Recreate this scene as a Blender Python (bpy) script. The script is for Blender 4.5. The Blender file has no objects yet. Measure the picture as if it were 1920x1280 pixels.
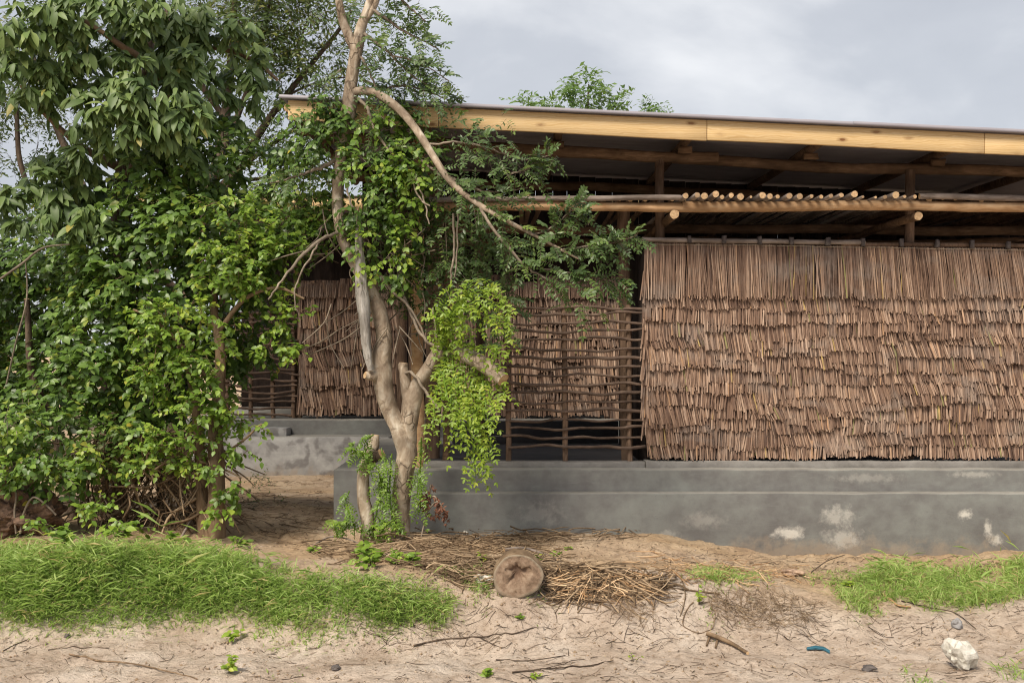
import bpy, math, random
import numpy as np
from mathutils import Matrix, Vector

scene = bpy.context.scene
COL = scene.collection
rng = np.random.default_rng(7)
random.seed(7)

# ------------------------------------------------------------------ camera
EYE, HOR, CX, F = 1.79, 655.0, 960.0, 1867.0
cam_d = bpy.data.cameras.new("camera")
cam = bpy.data.objects.new("camera", cam_d)
COL.objects.link(cam)
cam.location = (0, 0, EYE)
cam.rotation_euler = (math.radians(90), 0, 0)
cam_d.sensor_width = 36
cam_d.lens = 35.0
cam_d.shift_y = 15 / 1920
cam_d.clip_end = 2000
scene.camera = cam

# ------------------------------------------------------------------ world, sun, exposure
SUN_EL, SUN_AZ = math.radians(50), math.radians(212)     # azimuth from +Y clockwise: high, behind the camera and to the left
world = bpy.data.worlds.new("World")
scene.world = world
world.use_nodes = True
wt = world.node_tree
wt.nodes.clear()
w_out = wt.nodes.new("ShaderNodeOutputWorld")
w_bg = wt.nodes.new("ShaderNodeBackground")
w_bg.inputs["Strength"].default_value = 0.1
w_sky = wt.nodes.new("ShaderNodeTexSky")
w_sky.sky_type = 'NISHITA'
w_sky.sun_disc = False
w_sky.sun_elevation = SUN_EL
w_sky.sun_rotation = SUN_AZ
w_sky.dust_density = 2.0
w_co = wt.nodes.new("ShaderNodeTexCoord")
w_map = wt.nodes.new("ShaderNodeMapping")
w_map.inputs["Location"].default_value = (0.35, 0.0, 0.62)
w_map.inputs["Scale"].default_value = (1.0, 1.0, 1.7)
w_n1 = wt.nodes.new("ShaderNodeTexNoise")
w_n1.inputs["Scale"].default_value = 2.6
w_n1.inputs["Detail"].default_value = 7
w_n1.inputs["Roughness"].default_value = 0.5
w_n1.inputs["Distortion"].default_value = 0.35
w_rp = wt.nodes.new("ShaderNodeValToRGB")
e = w_rp.color_ramp.elements
e[0].position, e[0].color = 0.34, (2.85, 3.0, 3.35, 1)
e[1].position, e[1].color = 0.74, (5.6, 5.65, 5.75, 1)
m = w_rp.color_ramp.elements.new(0.56)
m.color = (3.6, 3.75, 4.05, 1)
w_mix = wt.nodes.new("ShaderNodeMix")
w_mix.data_type = 'RGBA'
w_mix.inputs[0].default_value = 0.93
L = wt.links.new
L(w_co.outputs["Generated"], w_map.inputs["Vector"])
L(w_map.outputs[0], w_n1.inputs["Vector"])
L(w_n1.outputs["Fac"], w_rp.inputs[0])
L(w_sky.outputs[0], w_mix.inputs[6])
L(w_rp.outputs[0], w_mix.inputs[7])
L(w_mix.outputs[2], w_bg.inputs[0])
L(w_bg.outputs[0], w_out.inputs[0])

sun_d = bpy.data.lights.new("sun", 'SUN')
sun_d.energy = 3.0
sun_d.angle = math.radians(24)
sun_d.color = (1.0, 0.91, 0.77)
sun = bpy.data.objects.new("sun", sun_d)
COL.objects.link(sun)
sv = Vector((math.sin(SUN_AZ) * math.cos(SUN_EL), math.cos(SUN_AZ) * math.cos(SUN_EL), math.sin(SUN_EL)))
sun.rotation_euler = sv.to_track_quat('Z', 'Y').to_euler()
sun.location = (-6, -6, 12)

scene.view_settings.view_transform = 'Standard'
scene.view_settings.look = 'None'
scene.view_settings.gamma = 1
scene.view_settings.exposure = 0.80
scene.render.engine = 'CYCLES'
scene.cycles.max_bounces = 6
scene.cycles.diffuse_bounces = 3
scene.cycles.glossy_bounces = 2
scene.cycles.transmission_bounces = 3
scene.cycles.use_denoising = True
scene.cycles.filter_width = 1.1

# ------------------------------------------------------------------ small maths
def P(x, y, Y):
    """photo pixel + distance -> world point"""
    return np.array([(x - CX) / F * Y, Y, EYE - (y - HOR) / F * Y])

def ss(a, b, x):
    t = np.clip((np.asarray(x, float) - a) / (b - a), 0, 1)
    return t * t * (3 - 2 * t)

_tab = np.random.default_rng(3).random((256, 256))
def vnoise(x, y):
    x = np.asarray(x, float); y = np.asarray(y, float)
    xi = np.floor(x).astype(int); yi = np.floor(y).astype(int)
    fx = x - xi; fy = y - yi
    fx = fx * fx * (3 - 2 * fx); fy = fy * fy * (3 - 2 * fy)
    a = _tab[xi % 256, yi % 256]; b = _tab[(xi + 1) % 256, yi % 256]
    c = _tab[xi % 256, (yi + 1) % 256]; d = _tab[(xi + 1) % 256, (yi + 1) % 256]
    return (a + (b - a) * fx) * (1 - fy) + (c + (d - c) * fx) * fy

def hgt(X, Y):
    X = np.asarray(X, float); Y = np.asarray(Y, float)
    zb = 0.19 - 0.03 * ss(-0.2, 1.1, X) - 0.16 * ss(1.1, 2.6, X) + 0.07 * ss(-1.4, -3.0, X)
    zb = zb * (1 - ss(9.2, 13.0, Y))
    road = -0.13
    edge = Y + 0.55 * (vnoise(X * 0.9 + 3, 5.5) - 0.5) + 0.3 * (vnoise(X * 3.1, 2.5) - 0.5)
    t = ss(6.25, 6.95, edge)
    z = road + (zb - road) * t
    z = z + 0.10 * np.exp(-((X + 2.7) / 1.4) ** 2 - ((Y - 7.1) / 0.5) ** 2)
    z = z + 0.07 * np.exp(-((X - 1.35) / 0.7) ** 2 - ((Y - 7.0) / 0.25) ** 2)
    near = 1 - ss(9.0, 12.0, Y) * 0.6
    far = 1 - ss(14, 22, np.abs(X)) 
    n = 0.06 * (vnoise(X * 1.6 + 9, Y * 1.9) - 0.5) + 0.042 * (vnoise(X * 4.3, Y * 6.1 + 4) - 0.5) \
        + 0.030 * (vnoise(X * 11, Y * 14) - 0.5) + 0.020 * (vnoise(X * 23, Y * 29) - 0.5)
    ridge = np.abs(vnoise(X * 2.1 + 4, Y * 7.0) - 0.5)
    n = n + 0.03 * ridge * (1 - ss(6.2, 6.8, Y))
    return z + n * near * far

def G(x, y):
    """photo pixel(s) -> point(s) on the ground"""
    x = np.asarray(x, float); y = np.asarray(y, float)
    dn = (y - HOR) / F
    Y = 1.2 / dn
    for _ in range(34):                       # walk along the ray until it meets the ground
        gap = EYE - dn * Y - hgt((x - CX) / F * Y, Y)
        Y = Y + np.maximum(gap, -0.02) / (dn + 0.75)
    X = (x - CX) / F * Y
    return np.stack([X, Y, hgt(X, Y)], -1)

def unit(v):
    v = np.asarray(v, float)
    return v / np.maximum(np.linalg.norm(v, axis=-1, keepdims=True), 1e-9)

def smooth_path(pts, sub=5):
    """Catmull-Rom through rows of (x,y,z,r...)"""
    p = np.asarray(pts, float)
    if len(p) < 3:
        t = np.linspace(0, 1, sub + 1)[:, None]
        return p[0] * (1 - t) + p[-1] * t
    q = np.vstack([2 * p[0] - p[1], p, 2 * p[-1] - p[-2]])
    out = []
    for i in range(1, len(q) - 2):
        t = np.linspace(0, 1, sub, endpoint=False)[:, None]
        a, b, c, d = q[i - 1], q[i], q[i + 1], q[i + 2]
        out.append(0.5 * ((2 * b) + (c - a) * t + (2 * a - 5 * b + 4 * c - d) * t ** 2 + (3 * b - a - 3 * c + d) * t ** 3))
    out.append(p[-1:])
    return np.vstack(out)

def pxpath(rows, sub=5):
    """rows of (px, py, Y, radius in px) -> smooth world path (n,4)"""
    w = []
    for x, y, Y, r in rows:
        w.append(list(P(x, y, Y)) + [r * Y / F])
    o = smooth_path(w, sub)
    o[:, 3] = np.maximum(o[:, 3], 0.0012)
    return o

# ------------------------------------------------------------------ mesh builder
class MB:
    def __init__(s):
        s.V, s.Fa, s.M, s.R, s.n = [], [], [], [], 0
    def add(s, V, faces, mat=0, rnd=0.5):
        V = np.asarray(V, float).reshape(-1, 3)
        s.V.append(V)
        s.R.append(np.broadcast_to(np.asarray(rnd, float), (len(V),)))
        f = np.asarray(faces, int)
        s.Fa.append(f + s.n)
        s.M.append(np.full(len(f), mat))
        s.n += len(V)
    def box(s, lo, hi, mat=0, rnd=0.5, jit=0.0):
        x0, y0, z0 = lo; x1, y1, z1 = hi
        V = np.array([[x0,y0,z0],[x1,y0,z0],[x1,y1,z0],[x0,y1,z0],[x0,y0,z1],[x1,y0,z1],[x1,y1,z1],[x0,y1,z1]], float)
        if jit: V += rng.normal(0, jit, V.shape)
        s.add(V, [[0,3,2,1],[4,5,6,7],[0,1,5,4],[1,2,6,5],[2,3,7,6],[3,0,4,7]], mat, rnd)
    def tube(s, path, k=8, mat=0, capmat=None, wob=0.0, rnd=0.5, seed=None, caps=True):
        path = np.asarray(path, float)
        c, r = path[:, :3], path[:, 3]
        n = len(c)
        T = np.gradient(c, axis=0); T = unit(T)
        ref = np.array([0, 0, 1.0]) if abs(T[:, 2]).mean() < 0.8 else np.array([0, 1.0, 0])
        A = unit(np.cross(T, ref)); B = np.cross(T, A)
        a = np.linspace(0, 2 * math.pi, k, endpoint=False)
        R = r[:, None] * np.ones(k)
        if wob:
            g = np.random.default_rng(seed if seed is not None else rng.integers(1 << 30))
            low = g.normal(0, 1, (max(2, n // 3 + 2), k))
            idx = np.linspace(0, len(low) - 1, n); i0 = np.floor(idx).astype(int).clip(0, len(low) - 2); f = (idx - i0)[:, None]
            R = R * (1 + wob * (low[i0] * (1 - f) + low[i0 + 1] * f))
        ring = c[:, None, :] + R[..., None] * (np.cos(a)[None, :, None] * A[:, None, :] + np.sin(a)[None, :, None] * B[:, None, :])
        V = ring.reshape(-1, 3)
        i = np.arange(n - 1)[:, None] * k; j = np.arange(k)[None, :]; j2 = (j + 1) % k
        q = np.stack([i + j, i + k + j, i + k + j2, i + j2], -1).reshape(-1, 4)
        s.add(V, q, mat, rnd)
        if caps:
            cm = mat if capmat is None else capmat
            for e0, ctr, flip in ((0, c[0], True), (n - 1, c[-1], False)):
                rv = ring[e0]
                V2 = np.vstack([rv, ctr + (T[e0] * r[e0] * 0.08) * (1 if not flip else -1)])
                t = np.stack([np.arange(k), (np.arange(k) + 1) % k, np.full(k, k)], -1)
                s.add(V2, t if not flip else t[:, ::-1], cm, rnd)
    def leaves(s, tpl, pos, axis, nrm, Ls, Ws, rnd, mat=0):
        tv, tf = tpl
        pos = np.asarray(pos); axis = unit(axis); side = unit(np.cross(axis, nrm)); nn = np.cross(side, axis)
        V = pos[:, None] + tv[None, :, 0:1] * (axis * Ls[:, None])[:, None] + tv[None, :, 1:2] * (side * Ws[:, None])[:, None] + tv[None, :, 2:3] * (nn * Ls[:, None])[:, None]
        m = len(tv)
        f = (tf[None] + (np.arange(len(pos)) * m)[:, None, None]).reshape(-1, tf.shape[1])
        s.add(V.reshape(-1, 3), f, mat, np.repeat(rnd, m))
    def mesh(s, name, mats, smooth=False):
        me = bpy.data.meshes.new(name)
        V = np.vstack(s.V)
        me.vertices.add(len(V)); me.vertices.foreach_set('co', V.ravel().astype(np.float32))
        tot = np.concatenate([np.full(len(f), f.shape[1]) for f in s.Fa])
        idx = np.concatenate([f.ravel() for f in s.Fa])
        st = np.concatenate([[0], np.cumsum(tot)[:-1]])
        me.loops.add(len(idx)); me.loops.foreach_set('vertex_index', idx.astype(np.int32))
        me.polygons.add(len(tot)); me.polygons.foreach_set('loop_start', st.astype(np.int32))
        me.polygons.foreach_set('material_index', np.concatenate(s.M).astype(np.int32))
        for mt in (mats if isinstance(mats, (list, tuple)) else [mats]):
            me.materials.append(mt)
        a = me.attributes.new('rnd', 'FLOAT', 'POINT')
        a.data.foreach_set('value', np.concatenate(s.R).astype(np.float32))
        me.update(calc_edges=True)
        if smooth: me.shade_smooth()
        return me

def empty(name, loc, label=None, cat=None, group=None):
    o = bpy.data.objects.new(name, None)
    COL.objects.link(o)
    o.location = tuple(float(v) for v in loc)
    o.empty_display_size = 0.2
    return tag(o, label, cat, group)
def tag(o, label=None, cat=None, group=None, kind=None):
    if label: o["label"] = label
    if cat: o["category"] = cat
    if group: o["group"] = group
    if kind: o["kind"] = kind
    return o
def link(name, me, parent=None, kind=None, matrix=None):
    o = bpy.data.objects.new(name, me)
    COL.objects.link(o)
    if matrix is not None: o.matrix_basis = matrix
    if parent is not None:
        o.parent = parent
        if parent.type == 'EMPTY':
            o.matrix_parent_inverse = Matrix.Translation(-Vector(parent.location))
    if kind: o["kind"] = kind
    return o
def part(name, mb, mats, parent=None, smooth=False, kind=None):
    return link(name, mb.mesh(name, mats, smooth), parent, kind)
def bevel(o, w, seg=2):
    b = o.modifiers.new("bevel", 'BEVEL'); b.width = w; b.segments = seg; b.limit_method = 'ANGLE'

# ------------------------------------------------------------------ materials
class NT:
    def __init__(s, name):
        s.m = bpy.data.materials.new(name); s.m.use_nodes = True
        s.t = s.m.node_tree; s.bsdf = s.t.nodes["Principled BSDF"]; s.out = s.t.nodes["Material Output"]
    def n(s, typ, props=None, **inp):
        nd = s.t.nodes.new("ShaderNode" + typ)
        for k, v in (props or {}).items(): setattr(nd, k, v)
        for k, v in inp.items():
            sock = nd.inputs[int(k[1:])] if k[0] == '_' and k[1:].isdigit() else nd.inputs[k.replace('_', ' ')]
            if hasattr(v, 'is_output'): s.t.links.new(v, sock)
            else: sock.default_value = v
        return nd
    def l(s, a, b): s.t.links.new(a, b)
    def co(s, scale=(1, 1, 1), loc=(0, 0, 0)):
        c = s.n("TexCoord")
        return s.n("Mapping", Vector=c.outputs["Object"], Scale=scale, Location=loc).outputs[0]
    def noise(s, vec, scale, detail=4, rough=0.55, dist=0.0):
        return s.n("TexNoise", Vector=vec, Scale=scale, Detail=detail, Roughness=rough, Distortion=dist).outputs["Fac"]
    def ramp(s, fac, stops):
        r = s.n("ValToRGB", _0=fac); el = r.color_ramp.elements
        while len(el) < len(stops): el.new(0.5)
        for e_, (p, c) in zip(el, stops):
            e_.position = p; e_.color = (*c, 1) if len(c) == 3 else c
        return r.outputs[0]
    def mix(s, fac, a, b, mode='MIX'):
        nd = s.n("Mix", {'data_type': 'RGBA', 'blend_type': mode})
        for i, v in ((0, fac), (6, a), (7, b)):
            if hasattr(v, 'is_output'): s.l(v, nd.inputs[i])
            else: nd.inputs[i].default_value = v if i == 0 else (*v[:3], 1)
        return nd.outputs[2]
    def math(s, op, a, b=0.0, c=0.0):
        nd = s.n("Math", {'operation': op})
        for i, v in enumerate((a, b, c)):
            if hasattr(v, 'is_output'): s.l(v, nd.inputs[i])
            else: nd.inputs[i].default_value = v
        return nd.outputs[0]
    def rnd(s): return s.n("Attribute", {'attribute_name': 'rnd'}).outputs["Fac"]
    def bump(s, h, strength=0.5, dist=0.01):
        b = s.n("Bump", Strength=strength, Distance=dist, Height=h)
        s.l(b.outputs[0], s.bsdf.inputs["Normal"]); return b
    def fin(s, col, rough=0.8, spec=0.3, metal=0.0):
        if hasattr(col, 'is_output'): s.l(col, s.bsdf.inputs["Base Color"])
        else: s.bsdf.inputs["Base Color"].default_value = (*col, 1)
        if hasattr(rough, 'is_output'): s.l(rough, s.bsdf.inputs["Roughness"])
        else: s.bsdf.inputs["Roughness"].default_value = rough
        s.bsdf.inputs["Specular IOR Level"].default_value = spec
        s.bsdf.inputs["Metallic"].default_value = metal
        return s.m

def leaf_mat(name, stops, rough=0.42, trans=0.28, spec=0.45):
    t = NT(name)
    col = t.ramp(t.rnd(), stops)
    nz = t.noise(t.co(), 30, 2)
    col = t.mix(t.math('MULTIPLY', nz, 0.22), col, (0.03, 0.05, 0.014))
    t.fin(col, rough, spec)
    tr = t.n("BsdfTranslucent")
    t.l(t.mix(0.5, col, (0.16, 0.24, 0.02), 'ADD'), tr.inputs[0])
    ms = t.n("MixShader", _0=trans)
    t.l(t.bsdf.outputs[0], ms.inputs[1]); t.l(tr.outputs[0], ms.inputs[2]); t.l(ms.outputs[0], t.out.inputs[0])
    return t.m

def bark_mat(name, c1, c2, c3, stretch=(14, 14, 2.2), bumpd=0.012, crack=0.5):
    t = NT(name)
    v = t.co(stretch)
    n1 = t.noise(v, 1.6, 6, 0.62, 0.6)
    big = t.noise(t.co(), 3.2, 3)
    vor = t.n("TexVoronoi", {'feature': 'DISTANCE_TO_EDGE'}, Vector=t.n("VectorMath", {'operation': 'ADD'}, _0=t.co((stretch[0] * 1.6, stretch[1] * 1.6, stretch[2] * 2.0)), _1=t.n("TexNoise", Vector=t.co(), Scale=9.0, Detail=3.0).outputs["Color"]).outputs[0], Scale=1.0).outputs["Distance"]
    cr = t.ramp(vor, [(0.0, (0, 0, 0)), (0.10, (1, 1, 1))])
    col = t.ramp(n1, [(0.28, c1), (0.5, c2), (0.72, c3)])
    col = t.mix(t.ramp(big, [(0.42, (0, 0, 0)), (0.62, (0.6, 0.6, 0.6))]), col, tuple(x * 0.55 for x in c1))
    cmask = t.ramp(t.noise(t.co((1, 1, 1), (2, 5, 1)), 4.0, 3), [(0.5, (0, 0, 0)), (0.6, (1, 1, 1))])
    col = t.mix(t.math('MULTIPLY', t.math('MULTIPLY', t.math('SUBTRACT', 1.0, cr), crack), cmask), col, tuple(x * 0.45 for x in c1))
    rv = t.rnd()
    col = t.mix(t.ramp(rv, [(0.0, (0.7,) * 3), (0.45, (0, 0, 0))]), col, tuple(x * 0.6 for x in c1))
    col = t.mix(t.ramp(rv, [(0.55, (0, 0, 0)), (1.0, (0.75,) * 3)]), col, tuple(min(1, x * 1.35) for x in c3))
    t.bump(t.math('ADD', n1, t.math('MULTIPLY', t.math('MULTIPLY', cr, cmask), 0.6 * crack)), 0.8, bumpd)
    return t.fin(col, 0.85, 0.2)

def concrete_mat(name, base, lite, dark, stains=(), stain_col=(0.5, 0.47, 0.42), blot=0.0, blot_col=(0.12, 0.11, 0.11)):
    t = NT(name)
    v = t.co()
    n1 = t.noise(t.co((0.7, 0.7, 1.3)), 1.7, 7, 0.62, 0.8)
    n2 = t.noise(v, 9, 5, 0.6)
    col = t.ramp(n1, [(0.30, dark), (0.48, base), (0.66, lite)])
    col = t.mix(0.35, col, t.ramp(n2, [(0.35, dark), (0.65, lite)]))
    tr = t.noise(t.co((1.2, 1.2, 14)), 2.0, 4)
    col = t.mix(t.math('MULTIPLY', tr, 0.25), col, dark)
    if blot:
        nb = t.noise(t.co((1, 1, 1), (3.1, 0, 1.7)), 3.6, 3, 0.5, 0.3)
        col = t.mix(t.ramp(nb, [(0.50, (0, 0, 0)), (0.58, (blot,) * 3)]), col, blot_col)
    for (sx, sz, rx, rz, amt) in stains:
        sub = t.n("VectorMath", {'operation': 'SUBTRACT'}, _0=v, _1=(sx, 0, sz)).outputs[0]
        mul = t.n("VectorMath", {'operation': 'MULTIPLY'}, _0=sub, _1=(1 / rx, 0, 1 / rz)).outputs[0]
        ln = t.n("VectorMath", {'operation': 'LENGTH'}, _0=mul).outputs["Value"]
        ln = t.math('ADD', ln, t.math('MULTIPLY', t.math('SUBTRACT', t.noise(v, 13, 9, 0.72), 0.5), 3.0))
        col = t.mix(t.ramp(ln, [(0.35, (amt,) * 3), (0.55, (amt * .55,) * 3), (1.05, (0, 0, 0))]), col, stain_col)
    fine = t.noise(v, 60, 3)
    pit = t.noise(v, 95, 2, 0.5)
    col = t.mix(t.ramp(pit, [(0.66, (0, 0, 0)), (0.72, (0.5,) * 3)]), col, dark)
    trow = t.noise(t.co((3.5, 3.5, 22), (0.3, 0, 0.7)), 1.5, 6, 0.7, 1.4)
    col = t.mix(t.ramp(trow, [(0.55, (0, 0, 0)), (0.75, (0.4,) * 3)]), col, lite)
    zz = t.n("SeparateXYZ", _0=v).outputs[2]
    spl = t.math('ADD', zz, t.math('MULTIPLY', t.math('SUBTRACT', t.noise(v, 5, 7, 0.7), 0.5), -0.7))
    col = t.mix(t.ramp(spl, [(-0.02, (0.4,) * 3), (0.12, (0, 0, 0))]), col, (0.36, 0.27, 0.185))
    t.bump(t.math('ADD', t.math('MULTIPLY', n2, 0.7), t.math('MULTIPLY', fine, 0.4)), 0.35, 0.006)
    return t.fin(col, t.ramp(n1, [(0.3, (0.5,) * 3), (0.7, (0.85,) * 3)]), 0.35)

def pine_mat(name):
    t = NT(name)
    v = t.co((1, 1, 1))
    dist = t.noise(t.co((1.3, 1, 5)), 1.4, 2)
    wv = t.n("TexWave", {'wave_type': 'BANDS', 'bands_direction': 'Z'}, Vector=t.co((0.28, 0.3, 1.0)), Scale=9.0, Distortion=7.0, Detail=3.0, Detail_Scale=1.4).outputs["Fac"]
    fib = t.noise(t.co((2.5, 40, 90)), 1.0, 4)
    col = t.ramp(wv, [(0.0, (0.66, 0.46, 0.22)), (0.6, (0.74, 0.56, 0.31)), (1.0, (0.60, 0.40, 0.18))])
    col = t.mix(t.math('MULTIPLY', fib, 0.28), col, (0.42, 0.24, 0.09))
    col = t.mix(t.ramp(dist, [(0.45, (0, 0, 0)), (0.75, (0.5,) * 3)]), col, (0.72, 0.53, 0.30))
    sx = t.n("SeparateXYZ", _0=v)
    wr = t.n("CombineXYZ", _0=t.math('MULTIPLY', sx.outputs[0], 3.2), _1=t.math('MULTIPLY', sx.outputs[2], 8.0)).outputs[0]
    vor = t.n("TexVoronoi", {'voronoi_dimensions': '2D'}, Vector=wr, Scale=1.0, Randomness=1.0)
    d = t.math('ADD', vor.outputs["Distance"], t.math('MULTIPLY', t.math('SUBTRACT', t.noise(t.co((14, 14, 40)), 1.0, 4), 0.5), 0.16))
    kn = t.ramp(d, [(0.055, (1, 1, 1)), (0.09, (0.55,) * 3), (0.19, (0, 0, 0))])
    big = t.ramp(t.n("SeparateColor", _0=vor.outputs["Color"]).outputs[0], [(0.50, (0, 0, 0)), (0.9, (1, 1, 1))])
    col = t.mix(t.mix(1.0, kn, big, 'MULTIPLY'), col, (0.20, 0.085, 0.03))
    t.bump(fib, 0.25, 0.003)
    return t.fin(col, 0.6, 0.35)

M = {}
M['mango'] = leaf_mat("mango_leaf", [(0.0, (0.052, 0.092, 0.028)), (0.5, (0.115, 0.178, 0.050)), (0.93, (0.21, 0.285, 0.085)), (1.0, (0.34, 0.30, 0.07))], 0.5, 0.2, 0.4)
M['creeper'] = leaf_mat("creeper_leaf", [(0.0, (0.042, 0.082, 0.016)), (0.5, (0.100, 0.182, 0.032)), (0.94, (0.20, 0.31, 0.055)), (1.0, (0.40, 0.34, 0.05))], 0.40, 0.25)
M['bright'] = leaf_mat("bright_leaf", [(0.0, (0.085, 0.155, 0.020)), (0.5, (0.17, 0.285, 0.034)), (0.92, (0.31, 0.43, 0.058)), (1.0, (0.40, 0.40, 0.06))], 0.42, 0.32)
M['lime'] = leaf_mat("lime_leaf", [(0.0, (0.12, 0.21, 0.022)), (0.6, (0.29, 0.41, 0.045)), (1.0, (0.52, 0.54, 0.070))], 0.45, 0.38)
M['pinnate'] = leaf_mat("pinnate_leaf", [(0.0, (0.042, 0.078, 0.024)), (0.6, (0.095, 0.155, 0.044)), (0.95, (0.18, 0.25, 0.055)), (1.0, (0.30, 0.32, 0.04))], 0.42, 0.22)
M['fine'] = leaf_mat("fine_leaf", [(0.0, (0.036, 0.064, 0.018)), (0.6, (0.078, 0.120, 0.030)), (1.0, (0.20, 0.20, 0.04))], 0.5, 0.35)
M['farleaf'] = leaf_mat("far_leaf", [(0.0, (0.06, 0.13, 0.03)), (1.0, (0.16, 0.26, 0.06))], 0.5, 0.35)
M['hedge'] = leaf_mat("wood_leaf", [(0.0, (0.015, 0.032, 0.010)), (1.0, (0.05, 0.085, 0.022))], 0.55, 0.15)
M['grass'] = leaf_mat("grass_blade", [(0.0, (0.21, 0.32, 0.065)), (0.6, (0.40, 0.54, 0.15)), (0.93, (0.56, 0.66, 0.25)), (1.0, (0.60, 0.48, 0.24))], 0.5, 0.42)
M['litter'] = leaf_mat("litter_flake", [(0.0, (0.07, 0.045, 0.03)), (0.6, (0.25, 0.165, 0.10)), (1.0, (0.50, 0.38, 0.26))], 0.8, 0.05)
M['dryleaf'] = leaf_mat("dry_leaf", [(0.0, (0.10, 0.035, 0.022)), (1.0, (0.26, 0.10, 0.06))], 0.7, 0.1)
M['bark_main'] = bark_mat("pale_bark", (0.17, 0.12, 0.085), (0.38, 0.30, 0.22), (0.62, 0.55, 0.45), (9, 9, 5), 0.014, 0.7)
M['bark_dead'] = bark_mat("weathered_wood", (0.24, 0.21, 0.18), (0.42, 0.39, 0.35), (0.58, 0.55, 0.51), (22, 22, 2.0), 0.010, 0.5)
M['bark_dark'] = bark_mat("dark_bark", (0.055, 0.038, 0.028), (0.12, 0.085, 0.06), (0.21, 0.16, 0.115), (14, 14, 3), 0.014, 0.6)
M['bark_vine'] = bark_mat("brown_bark", (0.13, 0.085, 0.05), (0.23, 0.155, 0.095), (0.34, 0.25, 0.16), (14, 14, 3), 0.012, 0.6)
M['twig'] = bark_mat("twig_bark", (0.13, 0.10, 0.075), (0.26, 0.21, 0.16), (0.40, 0.33, 0.26), (20, 20, 20), 0.003, 0.2)
M['post'] = bark_mat("post_bark", (0.10, 0.062, 0.04), (0.18, 0.115, 0.078), (0.28, 0.19, 0.13), (20, 20, 2.5), 0.008, 0.5)
M['stick'] = bark_mat("lattice_stick", (0.075, 0.05, 0.038), (0.135, 0.092, 0.07), (0.24, 0.17, 0.125), (5, 20, 24), 0.006, 0.4)
M['peeled'] = bark_mat("peeled_pole", (0.36, 0.20, 0.095), (0.52, 0.33, 0.18), (0.62, 0.45, 0.28), (3.5, 18, 18), 0.005, 0.15)
M['greylog'] = bark_mat("grey_pole", (0.17, 0.13, 0.105), (0.29, 0.235, 0.20), (0.41, 0.35, 0.31), (3.0, 18, 18), 0.006, 0.4)
M['beam'] = bark_mat("roof_pole", (0.10, 0.06, 0.036), (0.20, 0.125, 0.075), (0.32, 0.21, 0.135), (3.0, 18, 18), 0.006, 0.4)
M['pine'] = pine_mat("pine_board")
M['plinth'] = concrete_mat("grey_render", (0.150, 0.146, 0.138), (0.215, 0.222, 0.205), (0.108, 0.099, 0.096),
    [tuple(P(x, y, 8.7)[[0, 2]]) + (rx * .00466, ry * .00466, a) for x, y, rx, ry, a in
     [(1483, 1000, 34, 16, .95), (1572, 968, 36, 24, .5), (1580, 1010, 40, 26, .55), (1810, 963, 15, 12, .95), (1852, 992, 10, 20, .8), (1868, 1012, 14, 12, .8),
      (1320, 975, 45, 18, .25), (1010, 965, 50, 30, .22), (1250, 1002, 30, 10, .3), (1640, 900, 90, 10, .22), (1840, 893, 50, 8, .35)]])
M['plinth_top'] = concrete_mat("pale_screed", (0.25, 0.235, 0.21), (0.32, 0.305, 0.275), (0.17, 0.16, 0.145))
M['darkfloor_shade'] = concrete_mat("dark_floor_and_shade", (0.040, 0.036, 0.040), (0.060, 0.058, 0.062), (0.026, 0.022, 0.025))  # dark floor colour; on the passage wall and steps it stands in for shade
M['sill'] = concrete_mat("rough_mortar", (0.20, 0.185, 0.17), (0.30, 0.285, 0.265), (0.12, 0.11, 0.10))
M['backwall'] = concrete_mat("patched_render", (0.34, 0.335, 0.33), (0.48, 0.475, 0.465), (0.22, 0.215, 0.215), blot=0.75, blot_col=(0.13, 0.12, 0.12))

def thatch_mat():
    t = NT("thatch_strip")
    st = t.noise(t.co((60, 60, 4)), 1.0, 4)
    col = t.ramp(t.rnd(), [(0.0, (0.055, 0.030, 0.021)), (0.22, (0.145, 0.084, 0.056)), (0.52, (0.30, 0.190, 0.130)), (0.84, (0.50, 0.355, 0.26)), (0.93, (0.46, 0.27, 0.15)), (0.965, (0.50, 0.35, 0.13)), (0.985, (0.24, 0.23, 0.085))])
    col = t.mix(t.ramp(st, [(0.35, (0.55,) * 3), (0.65, (0, 0, 0))]), col, (0.13, 0.085, 0.066))
    wz = t.noise(t.co((1, 1, 1.6)), 2.4, 5, 0.6, 0.5)
    col = t.mix(t.ramp(wz, [(0.52, (0, 0, 0)), (0.68, (0.45,) * 3)]), col, (0.26, 0.215, 0.185))
    col = t.mix(t.ramp(wz, [(0.30, (0.5,) * 3), (0.44, (0, 0, 0))]), col, (0.12, 0.066, 0.045))
    t.bump(st, 0.4, 0.003)
    return t.fin(col, 0.75, 0.25)
M['thatch'] = thatch_mat()
def roof_mat():
    t = NT("corrugated_iron")
    n = t.noise(t.co((0.6, 3, 1)), 3, 4)
    return t.fin(t.ramp(n, [(0.3, (0.24, 0.22, 0.245)), (0.7, (0.32, 0.30, 0.33))]), 0.6, 0.4, 0.05)
M['roof'] = roof_mat()
def endgrain_mat(name, a, b):
    t = NT(name)
    n = t.noise(t.co(), 45, 4)
    t.bump(n, 0.4, 0.003)
    col = t.mix(t.ramp(t.rnd(), [(0.55, (0, 0, 0)), (1.0, (0.8,) * 3)]), t.ramp(n, [(0.3, a), (0.7, b)]), (0.22, 0.15, 0.10))
    return t.fin(col, 0.8, 0.2)
M['end'] = endgrain_mat("sawn_end", (0.34, 0.21, 0.11), (0.58, 0.41, 0.24))
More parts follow.
